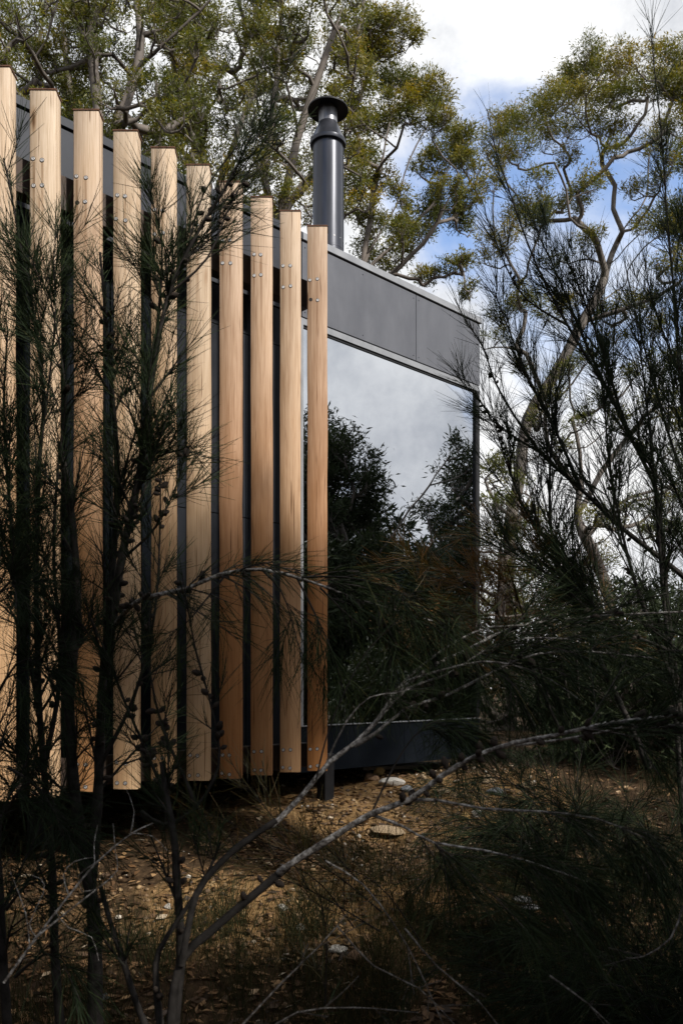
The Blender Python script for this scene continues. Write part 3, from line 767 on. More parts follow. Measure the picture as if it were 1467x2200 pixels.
gum('gum_tree', 'gum with dark sinuous trunk and long diagonal limb behind the fins', [limb([(240, 1430), (235, 800), (225, 420), (212, 280), (205, 150), (200, 50), (215, -60)], D), limb([(225, 330), (282, 166), (328, 116), (393, 60), (470, -20)], D, -.1),
     limb([(228, 400), (262, 250), (300, 120), (296, 0), (310, -80)], D, .2)],
    pads_px(left_pads(150, 430, 50, 22), D + 0.8, 1.5, 22), 22, bark='bark_gum_dark', twigs=11, leaves=62, leaf_len=0.064, gold=0.34, r1=0.0095)
D = 13.5
gum('gum_tree', 'slender grey-limbed gum between the diagonal limb and the flue', [limb([(470, 1430), (465, 800), (455, 480), (430, 320), (400, 180), (420, 40)], D), limb([(458, 480), (500, 300), (560, 180), (620, 40), (650, -60)], D, .1),
     limb([(465, 600), (440, 400), (350, 260), (330, 120)], D, .2)],
    pads_px(left_pads(350, 610, 50, 23), D, 1.6, 23), 23, bark='bark_gum', twigs=11, leaves=62, leaf_len=0.068, gold=0.36, r1=0.0085)
D = 12.5
gum('gum_tree', 'bushy gum with yellowish crown just left of the flue', [limb([(600, 1430), (598, 800), (600, 480), (640, 300), (690, 150), (740, 0)], D), limb([(600, 500), (570, 380), (590, 220), (600, 80)], D, .15), limb([(600, 470), (690, 340), (740, 240)], D, -.1)],
    pads_px(left_pads(540, 790, 48, 24), D, 1.6, 24), 24, bark='bark_gum_dark', twigs=11, leaves=66, leaf_len=0.066, gold=0.56, r1=0.0085)

# -- lower trees at the right, against the white sky
D = 11.0
gum('gum_tree', 'low leafy green gum beside the cabin corner', [limb([(1080, 1440), (1075, 1250), (1070, 1120), (1062, 1050)], D), limb([(1075, 1230), (1120, 1100), (1150, 1040)], D, .1)],
    pads_px([(1050, 1010, 30), (1082, 985, 32), (1110, 1020, 30), (1048, 1075, 30), (1095, 1075, 34), (1050, 1145, 30), (1100, 1150, 34), (1140, 1110, 30), (1060, 1220, 36), (1120, 1230, 36), (1170, 1180, 30), (1180, 1270, 40), (1050, 1290, 40), (1110, 1310, 40), (1020, 1250, 36), (985, 1300, 36)], D, 0.8, 31), 31, bark='bark_gum_dark', twigs=10, leaves=40, leaf_len=0.065, gold=0.35, r1=0.009)
D = 14.0
gum('gum_tree', 'spreading gum with level branches low at the right edge', [limb([(1330, 1440), (1300, 1250), (1240, 1120), (1250, 1010), (1230, 900)], D), limb([(1260, 1150), (1330, 1080), (1420, 1050), (1500, 1030)], D, .1), limb([(1240, 1100), (1330, 960), (1400, 900), (1470, 870)], D, .2), limb([(1240, 1050), (1180, 960), (1170, 860)], D, -.2)],
    pads_px([(1255, 1105, 30), (1300, 1110, 30), (1350, 1085, 28), (1400, 1080, 30), (1450, 1060, 30), (1380, 1140, 26), (1440, 1130, 30), (1250, 900, 30), (1290, 850, 30), (1330, 900, 26), (1390, 860, 28), (1440, 840, 30),
              (1180, 840, 32), (1220, 800, 34), (1260, 760, 30), (1150, 900, 28), (1480, 900, 40), (1500, 1010, 40), (1350, 800, 30), (1420, 770, 32), (1470, 760, 30), (1300, 1200, 34), (1220, 1230, 34), (1200, 960, 24), (1380, 960, 24), (1450, 970, 26)], D, 1.0, 32), 32, bark='bark_gum_dark', twigs=10, leaves=36, leaf_len=0.075, gold=0.3, r1=0.010)

# -- trees right of the frame whose mirror images stand in the window, and unseen gums added around the eye to throw shade into the view
def blob_pads(c, rad, n, pr, seed):
    r = np.random.default_rng(seed); out = []
    while len(out) < n:
        v = r.uniform(-1, 1, 3)
        if v @ v > 1: continue
        out.append([*(np.array(c) + v * rad), r.uniform(0.7, 1.25) * pr])
    return out
def gz(x, y): return float(ground_z(x, y))
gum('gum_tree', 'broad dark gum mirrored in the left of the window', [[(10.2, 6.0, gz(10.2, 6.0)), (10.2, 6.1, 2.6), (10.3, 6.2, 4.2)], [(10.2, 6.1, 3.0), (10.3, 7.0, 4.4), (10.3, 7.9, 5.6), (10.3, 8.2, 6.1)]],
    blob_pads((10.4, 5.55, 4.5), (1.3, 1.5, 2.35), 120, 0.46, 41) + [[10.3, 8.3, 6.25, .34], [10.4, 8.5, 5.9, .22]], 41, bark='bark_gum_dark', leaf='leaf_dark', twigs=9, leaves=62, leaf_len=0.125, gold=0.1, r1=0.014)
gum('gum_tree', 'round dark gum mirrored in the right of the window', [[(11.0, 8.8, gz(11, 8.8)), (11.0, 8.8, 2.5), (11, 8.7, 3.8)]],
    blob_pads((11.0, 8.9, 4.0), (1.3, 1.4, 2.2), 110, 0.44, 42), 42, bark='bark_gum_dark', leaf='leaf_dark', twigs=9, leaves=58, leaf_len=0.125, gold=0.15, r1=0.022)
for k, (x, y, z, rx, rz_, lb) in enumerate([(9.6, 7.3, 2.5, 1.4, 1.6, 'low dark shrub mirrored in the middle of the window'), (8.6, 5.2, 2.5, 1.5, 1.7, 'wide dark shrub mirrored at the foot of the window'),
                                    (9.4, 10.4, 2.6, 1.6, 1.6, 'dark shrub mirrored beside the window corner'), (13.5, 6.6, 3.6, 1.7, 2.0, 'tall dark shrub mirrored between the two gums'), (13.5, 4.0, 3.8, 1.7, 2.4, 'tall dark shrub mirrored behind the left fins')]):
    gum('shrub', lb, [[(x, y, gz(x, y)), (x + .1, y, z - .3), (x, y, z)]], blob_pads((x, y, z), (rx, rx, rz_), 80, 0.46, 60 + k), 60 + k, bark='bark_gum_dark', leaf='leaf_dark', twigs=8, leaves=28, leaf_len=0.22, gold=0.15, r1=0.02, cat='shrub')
for k, (x, y, z, rx, ry, rz_, n, lb) in enumerate([(5.2, -0.8, 4.0, 1.5, 1.6, 1.5, 20, 'unseen open gum added right of the viewpoint for dappled shade'), (1.35, -0.1, 4.5, 0.85, 0.8, 0.75, 75, 'unseen dense gum added over the viewpoint to shade the left foreground'), (3.3, 0.5, 3.2, 0.8, 0.8, 0.8, 50, 'unseen low gum added right of the near thicket to shade the ground'),
        (-3.0, -0.6, 4.4, 1.6, 2.2, 2.4, 90, 'unseen dense gum added left of the viewpoint for shade'), (4.5, 3.6, 4.4, 1.1, 1.1, 1.4, 7, 'unseen open gum added beyond the right thicket for shade'),
        (-4.2, 3.0, 3.4, 1.2, 1.3, 2.2, 60, 'unseen dense gum added beyond the left edge for shade'), (2.45, 2.5, 5.0, 1.0, 0.85, 0.6, 17, 'unseen small gum added right of the frame to shade the lower fins'),
        (-2.2, -4.2, 2.2, 1.9, 1.4, 2.0, 60, 'unseen bushy gum added left behind the viewpoint to block low sky'), (3.6, -4.6, 2.2, 2.2, 1.4, 1.9, 60, 'unseen bushy gum added right behind the viewpoint to block low sky'), (-5.0, 1.0, 2.2, 1.2, 1.8, 2.0, 50, 'unseen bushy gum added well left of the viewpoint to block low sky'), (0.4, -6.5, 3.4, 2.4, 1.4, 3.0, 70, 'unseen tall gum added far behind the viewpoint to block low sky')]):
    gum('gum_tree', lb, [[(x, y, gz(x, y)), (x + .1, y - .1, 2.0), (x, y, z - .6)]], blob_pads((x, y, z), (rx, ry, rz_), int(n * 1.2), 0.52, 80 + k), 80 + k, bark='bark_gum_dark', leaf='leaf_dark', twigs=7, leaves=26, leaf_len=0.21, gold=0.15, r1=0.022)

for k, (x, y, z, rx, rz_, lb) in enumerate([(3.2, 9.6, 1.9, 1.3, 0.95, 'low dark scrub bush behind the cabin corner'), (5.2, 11.0, 2.0, 1.6, 1.1, 'dark scrub bush behind the right thicket'), (2.4, 12.5, 1.9, 1.4, 0.9, 'dark scrub bush far behind the window corner'),
                                            (4.6, 8.2, 1.8, 1.2, 0.9, 'dark scrub bush at the right edge behind the she-oaks'), (7.5, 14.0, 2.2, 2.0, 1.2, 'dark scrub bush at the far right'), (2.35, 7.6, 1.45, 0.6, 0.65, 'rounded dark bush hard against the cabin corner'), (3.1, 6.9, 1.35, 0.75, 0.6, 'rounded dark bush under the right-hand she-oaks')]):
    gum('shrub', lb, [[(x, y, gz(x, y)), (x + .05, y, z - .4), (x, y, z)]], blob_pads((x, y, z), (rx, rx, rz_), 44, 0.36, 260 + k), 260 + k, bark='bark_gum_dark', leaf='leaf_dark', twigs=8, leaves=40, leaf_len=0.09, gold=0.2, r1=0.012, cat='shrub')

# -- far bush: one mass
r = np.random.default_rng(77); fg = Geo(); m = 18000
a = r.uniform(0, 2 * np.pi, m); rad = r.uniform(34, 70, m)
h = 2.4 + 1.0 * np.sin(a * 17) + 0.7 * np.sin(a * 41 + 2) + 0.5 * np.sin(a * 83)
x, y = rad * np.cos(a), rad * np.sin(a) + 5
z = ground_z(x, y) + r.uniform(0, 1, m) ** 0.8 * h * rad / 45
leaves_geo(fg, np.stack([x, y, z], 1), unit(r.normal(0, 1, (m, 3))), r.uniform(0.3, 0.8, m), r.uniform(0.15, 0.4, m), np.clip(r.normal(.4, .2, m), 0, 1), r)
tag(link('distant_bush', fg.mesh('distant_bush'), M['leaf_dark']), 'far bushland scrub behind everything', 'bush', kind='stuff')

# ------------------------------------------------------------------ she-oaks: the thicket in front
CONE = None
def cone_mesh():
    g = Geo(); n, m = 14, 11
    th = np.linspace(0, 2 * np.pi, n, endpoint=False); t = np.linspace(0, 1, m)
    prof = np.sin(np.pi * np.clip(t * 0.94 + 0.04, 0, 1)) ** 0.62
    v = []
    for i in range(m):
        bump = 1 + 0.10 * np.cos(7 * th + i * math.pi * 0.95)
        rr = 0.5 * prof[i] * bump
        v.append(np.stack([rr * np.cos(th), rr * np.sin(th), np.full(n, t[i] * 1.35)], -1))
    v = np.concatenate(v)
    i = np.arange(m - 1)[:, None] * n; j = np.arange(n)[None]; j2 = (j + 1) % n
    g.add(v, np.stack([i + j, i + j2, i + n + j2, i + n + j], -1).reshape(-1, 4))
    g.add(v[-n:], np.arange(n)[None]); g.add(v[:n], np.arange(n)[::-1][None])
    me = g.mesh('cone', True); me.materials.append(M['cone']); return me
CONE = cone_mesh()

class Oak:
    """stems, side branches and branchlets of one she-oak"""
    def __init__(s, name, label, base, seed, bark='bark_oak', needle='needle', group=None, cat='tree'):
        s.r = np.random.default_rng(seed)
        b = np.array(base, float); b[2] = gz(b[0], b[1])
        s.base = b; s.root = empty(name, tuple(b)); tag(s.root, label, cat, group)
        s.tg, s.lg, s.ng = Geo(), Geo(), Geo(); s.bark, s.needle = bark, needle; s.cones = []
        s.has_light = False
    def needles(s, p, dens, ln, spread=0.5, frac=(0.1, 1.0), droop=0.0, tone=0.4, width=0.0021):
        r = s.r; seg = np.linalg.norm(np.diff(p, axis=0), axis=1); cum = np.concatenate([[0], np.cumsum(seg)]); L = cum[-1]
        n = int(dens * L * (frac[1] - frac[0]))
        if n < 1: return
        t = r.uniform(frac[0], frac[1], n) * L
        k = np.clip(np.searchsorted(cum, t) - 1, 0, len(seg) - 1); w = ((t - cum[k]) / np.maximum(seg[k], 1e-6))[:, None]
        b = p[k] * (1 - w) + p[k + 1] * w
        tan = unit(p[k + 1] - p[k])
        rd = unit(np.cross(tan, r.normal(0, 1, (n, 3))))
        ang = np.abs(r.normal(spread, 0.16, n))[:, None]
        d = tan * np.cos(ang) + rd * np.sin(ang)
        l = (ln * r.uniform(0.55, 1.2, n))[:, None]
        bend = tan * 0.25 + np.array([0, 0, -droop]) + r.normal(0, 0.10, (n, 3))
        q = [b + d * l * u + bend * l * u * u * 0.85 for u in (0, 0.5, 1.0)]
        side = unit(np.cross(d, r.normal(0, 1, (n, 3))))
        V = []
        for u, c in zip((1.0, 1.0, 0.45), q):
            V += [c - side * width * 0.5 * u, c + side * width * 0.5 * u]
        V = np.stack(V, 1)
        f = np.array([[0, 1, 3, 2], [2, 3, 5, 4]])
        f = (np.arange(n)[:, None, None] * 6 + f[None]).reshape(-1, 4)
        tn = np.clip(tone + r.normal(0, 0.14, n), 0, 0.84); tip = np.clip(tn + r.uniform(0.0, 0.25, n), 0, 1)
        T = np.stack([tn, tn, tn, tn, tip, tip], 1)
        s.ng.add(V.reshape(-1, 3), f, T.reshape(-1))
    def stem(s, ctrl, r0, r1, side=0, side_len=0.4, side_from=0.3, dens=150, ln=0.12, cones=0, light=False, tip=True, wob=0.006, up=0.35, droop=0.05, tone=0.4, spread=0.5, sub=2, out=0.75, cone_rng=(0.15, 0.9), taper=0.6):
        r = s.r
        p = smooth_path(ctrl, 0.05, wob); n = len(p)
        rad = r0 + (r1 - r0) * np.linspace(0, 1, n) ** 0.85
        rad = rad * (1 + 0.10 * np.sin(np.arange(n) * 1.9 + r.uniform(0, 6)) * r.uniform(0, 1, n))
        tube(s.lg if light else s.tg, p, rad, 8 if r0 > 0.012 else 6, tint=float(light))
        if light: s.has_light = True
        tan = unit(np.gradient(p, axis=0))
        if tip: s.needles(p, dens * 0.8, ln, spread, (max(side_from, 0.55), 1.0), droop, tone)
        for _ in range(side):
            u = r.uniform(side_from, 0.98); i = min(n - 2, int(u * n))
            rd = unit(np.cross(tan[i], r.normal(0, 1, 3)))
            d = unit(tan[i] * 0.8 + rd * out * r.uniform(0.5, 1.2) + np.array([0, 0, up * r.uniform(0, 1)]))
            L = side_len * r.uniform(0.5, 1.25) * (1.15 - taper * u)
            t = np.linspace(0, 1, 7)[:, None]
            cv = np.array([0, 0, up * 0.5 - droop * 2.2]) + r.normal(0, 0.12, 3)
            b = p[i] + d * L * t + cv * L * t * t * 0.5
            rs = min(rad[i] * 0.55, 0.006)
            tube(s.lg if light else s.tg, b, np.linspace(rs, 0.0012, 7), 5, tint=0.12)
            s.needles(b, dens, ln, spread, (0.12, 1.0), droop, tone + r.normal(0, 0.07))
            for __ in range(sub):
                v = r.uniform(0.15, 0.8); j = min(5, int(v * 6))
                tj = unit(b[j + 1] - b[j]); rd2 = unit(np.cross(tj, r.normal(0, 1, 3)))
                d2 = unit(tj * 0.85 + rd2 * 0.6); L2 = L * r.uniform(0.3, 0.65)
                c = b[j] + d2 * L2 * t + cv * L2 * t * t * 0.4
                tube(s.lg if light else s.tg, c, np.linspace(rs * 0.6, 0.001, 7), 4, tint=0.1)
                s.needles(c, dens, ln, spread, (0.08, 1.0), droop, tone + r.normal(0, 0.07))
        k = 0
        while k < cones:
            u = r.uniform(*cone_rng); i = min(n - 2, int(u * n))
            for _ in range(int(r.integers(1, 5))):
                j = int(np.clip(i + r.integers(-1, 2), 0, n - 2))
                rd = unit(np.cross(tan[j], r.normal(0, 1, 3)))
                s.cones.append((p[j] + tan[j] * r.uniform(-.02, .02) + rd * rad[j] * 0.8, unit(rd * 0.9 + tan[j] * r.uniform(.1, .8)), r.uniform(0.013, 0.020)))
                k += 1
        return p
    def done(s):
        if s.tg.n: link('trunk', s.tg.mesh('trunk', True, s.base), M[s.bark], s.root)
        if s.lg.n: link('branch', s.lg.mesh('branch', True, s.base), M['bark_lichen'], s.root)
        if s.ng.n: link('crown', s.ng.mesh('crown', False, s.base), M[s.needle], s.root)
        for p, d, w in s.cones:
            o = link('cone', CONE, None, s.root, tuple(p - s.base))
            o.rotation_euler = Vector(d).to_track_quat('Z', 'Y').to_euler()
            o.scale = (w, w, w * s.r.uniform(0.95, 1.45))

def PP(rows, d0, d1=None):
    d1 = d0 if d1 is None else d1; n = len(rows)
    return [P(a, b, d0 + (d1 - d0) * k / (n - 1)) for k, (a, b) in enumerate(rows)]

# -- left she-oak, several stems in front of the fins
o = Oak('sheoak_tree', 'dark coned she-oak growing in front of the fins at the left', P(205, 2200, 3.0), 101)
o.stem(PP([(212, 2360), (205, 2000), (180, 1850), (158, 1690), (150, 1500), (165, 1300), (150, 1080), (130, 960)], 2.95, 3.1), 0.030, 0.010, 18, 0.34, 0.35, cones=14, tone=.28, dens=125, up=.25)
o.stem(PP([(195, 1950), (212, 1700), (222, 1500), (238, 1300), (246, 1000), (234, 800), (222, 640), (214, 540)], 3.0, 3.05), 0.022, 0.004, 36, 0.36, 0.15, cones=20, tone=.28, dens=125, up=.25)
o.stem(PP([(225, 1450), (262, 1200), (296, 1030), (325, 820), (362, 640), (430, 500), (492, 400), (545, 285)], 3.0, 2.8), 0.018, 0.003, 30, 0.30, 0.25, cones=34, tone=.36, up=.5, dens=185)
o.stem(PP([(325, 820), (345, 640), (350, 520), (330, 430)], 2.95, 2.85), 0.009, 0.002, 12, 0.26, 0.1, cones=8, tone=.36, up=.5, dens=185)
o.stem(PP([(362, 640), (450, 560), (500, 440), (560, 330), (600, 250)], 2.9, 2.8), 0.005, 0.0012, 6, 0.2, 0.2, cones=5, tone=.36, up=.5, dens=80)
o.stem(PP([(400, 560), (440, 420), (520, 300), (590, 180), (640, 110)], 2.9, 2.9), 0.004, 0.001, 6, 0.2, 0.3, cones=4, dens=60, tone=.36, up=.5)
o.stem(PP([(290, 1060), (330, 990), (380, 970), (410, 960)], 3.0, 2.8), 0.006, 0.0015, 8, 0.16, 0.3, cones=2, tone=.28, dens=110)
o.stem(PP([(262, 1200), (330, 1130), (385, 1010), (400, 900)], 3.0, 2.9), 0.006, 0.0015, 7, 0.2, 0.3, cones=6, tone=.28, dens=110)
o.stem(PP([(215, 1650), (290, 1500), (330, 1330), (345, 1150), (350, 1010)], 2.95, 2.85), 0.009, 0.002, 11, 0.22, 0.3, cones=16, tone=.28, dens=110)
o.stem(PP([(300, 1750), (353, 1773), (345, 1700), (323, 1642), (303, 1590), (270, 1510), (242, 1430), (200, 1330)], 2.7, 2.8), 0.008, 0.003, 5, 0.18, 0.4, cones=26, tone=.28, dens=110, cone_rng=(.2, .75))
o.stem(PP([(419, 1730), (395, 1670), (363, 1602), (340, 1530), (328, 1470), (318, 1380), (330, 1290)], 2.65, 2.7), 0.007, 0.002, 5, 0.18, 0.4, cones=14, tone=.28, dens=110)
o.stem(PP([(300, 1745), (353, 1777), (419, 1745), (462, 1680), (474, 1617), (450, 1496), (424, 1405), (405, 1300), (395, 1240)], 2.6, 2.65), 0.007, 0.002, 4, 0.16, 0.5, cones=14, tone=.28, dens=110)
# long level branch reaching across the last fins to the window
o.stem([P(238, 1352, 3.02), P(268, 1312, 2.88)] + PP([(310, 1284), (400, 1266), (470, 1238), (560, 1226), (650, 1246), (700, 1262), (780, 1292), (850, 1312), (930, 1338)], 2.75, 2.6), 0.010, 0.0022, 22, 0.2, 0.25, cones=18, light=True, droop=.22, up=.15, ln=.13, tone=.42, dens=95, cone_rng=(.2, .62))
o.stem(PP([(640, 1246), (672, 1310), (705, 1380), (728, 1440), (742, 1480)], 2.66, 2.6), 0.004, 0.001, 6, 0.12, 0.2, droop=.3, up=0, tone=.42, dens=200)
o.stem(PP([(480, 1238), (440, 1290), (400, 1340), (350, 1370)], 2.7, 2.6), 0.004, 0.001, 5, 0.16, 0.2, droop=.25, up=0, tone=.4, dens=90)
for rows in ([(690, 1260), (760, 1330), (830, 1380), (900, 1420)], [(720, 1270), (800, 1290), (900, 1300), (990, 1330)], [(780, 1292), (850, 1340), (910, 1390), (960, 1450)], [(650, 1246), (740, 1245), (820, 1262), (900, 1290)], [(850, 1312), (930, 1350), (1000, 1400), (1040, 1450)]):
    o.stem(PP(rows, 2.66, 2.5), 0.0035, 0.001, 9, 0.18, 0.15, droop=.25, up=.05, tone=.42, dens=105, ln=.13)
o.stem(PP([(560, 1228), (600, 1270), (625, 1330), (650, 1420)], 2.68, 2.6), 0.004, 0.001, 5, 0.16, 0.2, droop=.25, up=0, tone=.4, dens=110)
o.done()

o = Oak('sheoak_tree', 'dark she-oak with cone-studded stems at the left edge', P(60, 2250, 3.3), 102)
o.stem(PP([(140, 2300), (118, 2000), (100, 1760), (86, 1500), (78, 1250), (88, 1000), (98, 850), (72, 660), (36, 500), (6, 340)], 3.2, 3.1), 0.018, 0.003, 46, 0.34, 0.2, cones=30, tone=.28, dens=165, up=.4)
o.stem(PP([(86, 1500), (40, 1300), (20, 1080), (10, 880), (20, 700)], 3.2, 3.1), 0.011, 0.003, 30, 0.32, 0.1, cones=16, tone=.28, dens=165, up=.4)
o.stem(PP([(95, 1650), (130, 1450), (118, 1200), (128, 1000), (140, 840), (100, 600)], 3.2, 3.0), 0.011, 0.002, 28, 0.32, 0.1, cones=14, tone=.28, dens=165, up=.4)
o.stem(PP([(88, 1000), (110, 800), (118, 660), (112, 560), (120, 480)], 3.1, 2.9), 0.006, 0.0014, 9, 0.22, 0.2, tone=.36, up=.5, dens=185)
o.stem(PP([(20, 2250), (0, 1900), (-20, 1600), (-40, 1300), (-20, 1000)], 2.7, 2.8), 0.016, 0.004, 30, 0.36, 0.15, tone=.3, up=.3)
for a, b in (((10, 1750), (90, 1680)), ((-10, 1500), (80, 1420)), ((10, 1950), (110, 1900)), ((-20, 1300), (70, 1260)), ((30, 2100), (160, 2060)), ((20, 1650), (150, 1800))):
    o.stem(PP([a, ((a[0] + b[0]) / 2, (a[1] + b[1]) / 2 - 30), b], 2.6, 2.5), 0.006, 0.0015, 7, 0.24, 0.1, tone=.2, up=.1, droop=.22, dens=110)
o.done()

# -- the forked grey-barked she-oak whose long limbs sweep right
o = Oak('sheoak_tree', 'low she-oak with lichen-grey limbs sweeping right across the clearing', P(372, 2260, 2.25), 103)
o.stem(PP([(368, 2330), (372, 2180), (392, 2062), (454, 2000), (535, 1930), (620, 1859)], 2.25, 2.34), 0.0130, 0.0105, 0, tip=False, wob=.003, cones=3)
o.stem(PP([(600, 1875), (620, 1859), (700, 1808), (794, 1750), (878, 1719), (951, 1667), (1024, 1625), (1108, 1596), (1202, 1578), (1301, 1554), (1380, 1544), (1500, 1532)], 2.335, 2.08), 0.0105, 0.0036, 4, 0.22, 0.7, cones=34, light=True, tip=False, droop=.12, up=.1, wob=.004, tone=.3, cone_rng=(.25, .98))
o.stem(PP([(1108, 1600), (1200, 1590), (1290, 1576), (1380, 1560), (1500, 1568)], 2.205, 2.1), 0.004, 0.002, 5, 0.25, 0.4, cones=8, light=True, tone=.3, droop=.15)
o.stem(PP([(878, 1719), (930, 1716), (1035, 1735), (1155, 1742), (1275, 1758), (1380, 1800)], 2.26, 2.2), 0.005, 0.0015, 10, 0.26, 0.4, light=True, droop=.3, up=-.1, tone=.3)
o.stem(PP([(800, 1752), (873, 1780), (935, 1812), (1040, 1826), (1140, 1850), (1260, 1890)], 2.28, 2.15), 0.005, 0.0015, 14, 0.28, 0.25, light=True, droop=.2, up=0, tone=.34)
o.stem(PP([(794, 1750), (835, 1660), (880, 1590), (930, 1555), (985, 1552), (1030, 1580)], 2.28, 2.3), 0.003, 0.001, 8, 0.16, 0.4, droop=.3, up=0, tone=.4)
# second limb
o.stem(PP([(388, 2075), (420, 1925), (470, 1860), (520, 1815), (595, 1763)], 2.27, 2.36), 0.0105, 0.0085, 0, tip=False, wob=.003)
o.stem(PP([(580, 1775), (595, 1763), (651, 1703), (706, 1636), (763, 1593), (810, 1546), (841, 1499), (883, 1463), (935, 1426), (993, 1400), (1100, 1348), (1250, 1326), (1500, 1316)], 2.36, 2.7), 0.0085, 0.003, 14, 0.3, 0.5, cones=22, light=True, tip=True, droop=.15, up=.05, wob=.004, tone=.3, dens=110, cone_rng=(.4, .9))
o.stem(PP([(763, 1600), (812, 1572), (872, 1525), (951, 1499), (1014, 1468), (1087, 1429), (1150, 1405), (1260, 1398), (1400, 1410)], 2.45, 2.5), 0.0065, 0.002, 12, 0.28, 0.5, cones=12, light=True, droop=.2, up=0, tone=.3, dens=110)
o.stem(PP([(883, 1463), (960, 1440), (1040, 1422), (1110, 1428), (1180, 1452), (1250, 1500)], 2.5, 2.35), 0.004, 0.001, 9, 0.22, 0.3, light=True, droop=.35, up=0, tone=.36)
o.stem(PP([(841, 1499), (900, 1440), (985, 1380), (1060, 1350), (1160, 1345)], 2.5, 2.6), 0.005, 0.0015, 6, 0.22, 0.5, light=True, droop=.15, tone=.34)
o.stem(PP([(810, 1546), (870, 1480), (950, 1452), (1030, 1400), (1120, 1370), (1250, 1372)], 2.5, 2.5), 0.0045, 0.0015, 8, 0.22, 0.5, cones=6, light=True, droop=.2, tone=.34)
o.stem(PP([(706, 1640), (750, 1550), (800, 1500), (850, 1490), (895, 1475)], 2.42, 2.4), 0.003, 0.001, 3, 0.15, 0.5, light=True, droop=.2, tone=.36, dens=60)
o.stem(PP([(680, 1670), (700, 1590), (735, 1500), (790, 1400), (870, 1320)], 2.4, 2.5), 0.003, 0.001, 4, 0.18, 0.4, droop=.1, tone=.36, dens=60)
# upright stems of the same clump
o.stem(PP([(368, 2330), (378, 2190), (392, 2050), (384, 1900), (378, 1800), (362, 1720), (350, 1640)], 2.35, 2.5), 0.017, 0.008, 4, 0.25, 0.5, cones=6, tone=.35)
o.stem(PP([(368, 2330), (345, 2200), (335, 2110), (340, 2050), (385, 1975), (438, 1890), (470, 1810)], 2.3, 2.4), 0.013, 0.004, 3, 0.2, 0.6, cones=3, tone=.35)
o.stem(PP([(368, 2330), (300, 2180), (270, 2080), (240, 1980), (220, 1900)], 2.4, 2.5), 0.013, 0.006, 3, 0.2, 0.6, tone=.35)
o.done()

# -- bare bleached twigs lower left
o = Oak('dead_twig', 'bare bleached forked twigs at the lower left', P(10, 2096, 2.0), 104, cat='twig')
for rows, r0 in (([(8, 2110), (76, 2015), (146, 1925), (207, 1854), (282, 1793), (330, 1770)], .0034), ([(76, 2015), (151, 1955), (217, 1904), (252, 1870), (246, 1830), (240, 1770)], .0024), ([(146, 1925), (135, 1880), (160, 1850), (205, 1840)], .0016),
                 ([(207, 1854), (170, 1880), (178, 1915), (217, 1904)], .0013), ([(76, 2015), (60, 1985), (90, 1920), (85, 1890), (50, 1880)], .0016), ([(207, 1854), (205, 1810), (212, 1770)], .0013), ([(60, 2035), (52, 1960), (20, 1870)], .0016),
                 ([(120, 1955), (150, 1990), (200, 2010), (215, 2060)], .0013), ([(282, 1793), (290, 1740), (270, 1690)], .0012), ([(282, 1793), (330, 1800), (362, 1830)], .0011)):
    o.stem(PP(rows, 2.0, 2.05), r0, r0 * 0.35, 0, tip=False, light=True, wob=.003)
o.done()

# -- right-hand thicket: tall plumed she-oaks between the cabin corner and the frame edge
def plume_oak(label, base, seed, stems, **kw):
    o = Oak('sheoak_tree', label, base, seed, group=None)
    for rows, d0, d1, r0, side, sl in stems:
        a = dict(side_from=0.22, dens=80, ln=0.14, tone=.30, up=.6, out=.42, spread=.32, sub=2, cones=4, taper=.95); a.update(kw)
        o.stem(PP(rows, d0, d1), r0, 0.002, side, sl, **a)
    o.done()
plume_oak('tall wispy she-oak leaning left toward the cabin corner', P(1440, 1620, 4.6), 111, [
    ([(1470, 1620), (1440, 1350), (1411, 1082), (1391, 1018), (1342, 919), (1299, 833), (1219, 700), (1150, 560), (1092, 400), (1062, 310), (1046, 235)], 4.6, 4.3, .017, 38, .48),
    ([(1299, 833), (1240, 700), (1200, 600), (1165, 520), (1135, 450)], 4.5, 4.4, .009, 18, .42),
    ([(1342, 919), (1300, 780), (1270, 690), (1240, 610), (1215, 550)], 4.5, 4.5, .009, 20, .45),
    ([(1219, 700), (1130, 640), (1085, 570), (1050, 480)], 4.4, 4.3, .006, 9, .3)])
plume_oak('tall wispy she-oak with its plume against the sky at the right edge', P(1500, 1650, 4.9), 112, [
    ([(1520, 1650), (1490, 1200), (1470, 900), (1445, 640), (1425, 360), (1408, 180), (1398, 62)], 4.9, 4.6, .016, 40, .5),
    ([(1470, 900), (1490, 700), (1475, 560), (1460, 470)], 4.8, 4.7, .010, 22, .42),
    ([(1480, 1050), (1410, 850), (1370, 700), (1340, 560)], 4.8, 4.7, .009, 22, .42),
    ([(1500, 900), (1440, 760), (1400, 640), (1385, 560)], 4.7, 4.5, .008, 14, .38)])
plume_oak('dark she-oak with crossing diagonal stems beside the window corner', P(1380, 1700, 4.0), 113, [
    ([(1560, 1330), (1467, 1238), (1338, 1138), (1245, 1048), (1166, 975), (1110, 900), (1062, 820), (1035, 745), (1000, 690), (975, 640)], 4.0, 4.6, .015, 26, .36),
    ([(1245, 1048), (1180, 900), (1130, 800), (1090, 700), (1060, 620)], 4.2, 4.3, .009, 30, .4),
    ([(1166, 975), (1080, 920), (1030, 860), (985, 810)], 4.3, 4.5, .006, 12, .3),
    ([(1390, 1650), (1260, 1350), (1190, 1180), (1180, 1020), (1195, 860), (1215, 740)], 4.0, 4.3, .016, 46, .46),
    ([(1200, 1200), (1130, 1100), (1090, 1000), (1060, 900)], 4.1, 4.2, .009, 22, .38)], cones=8)
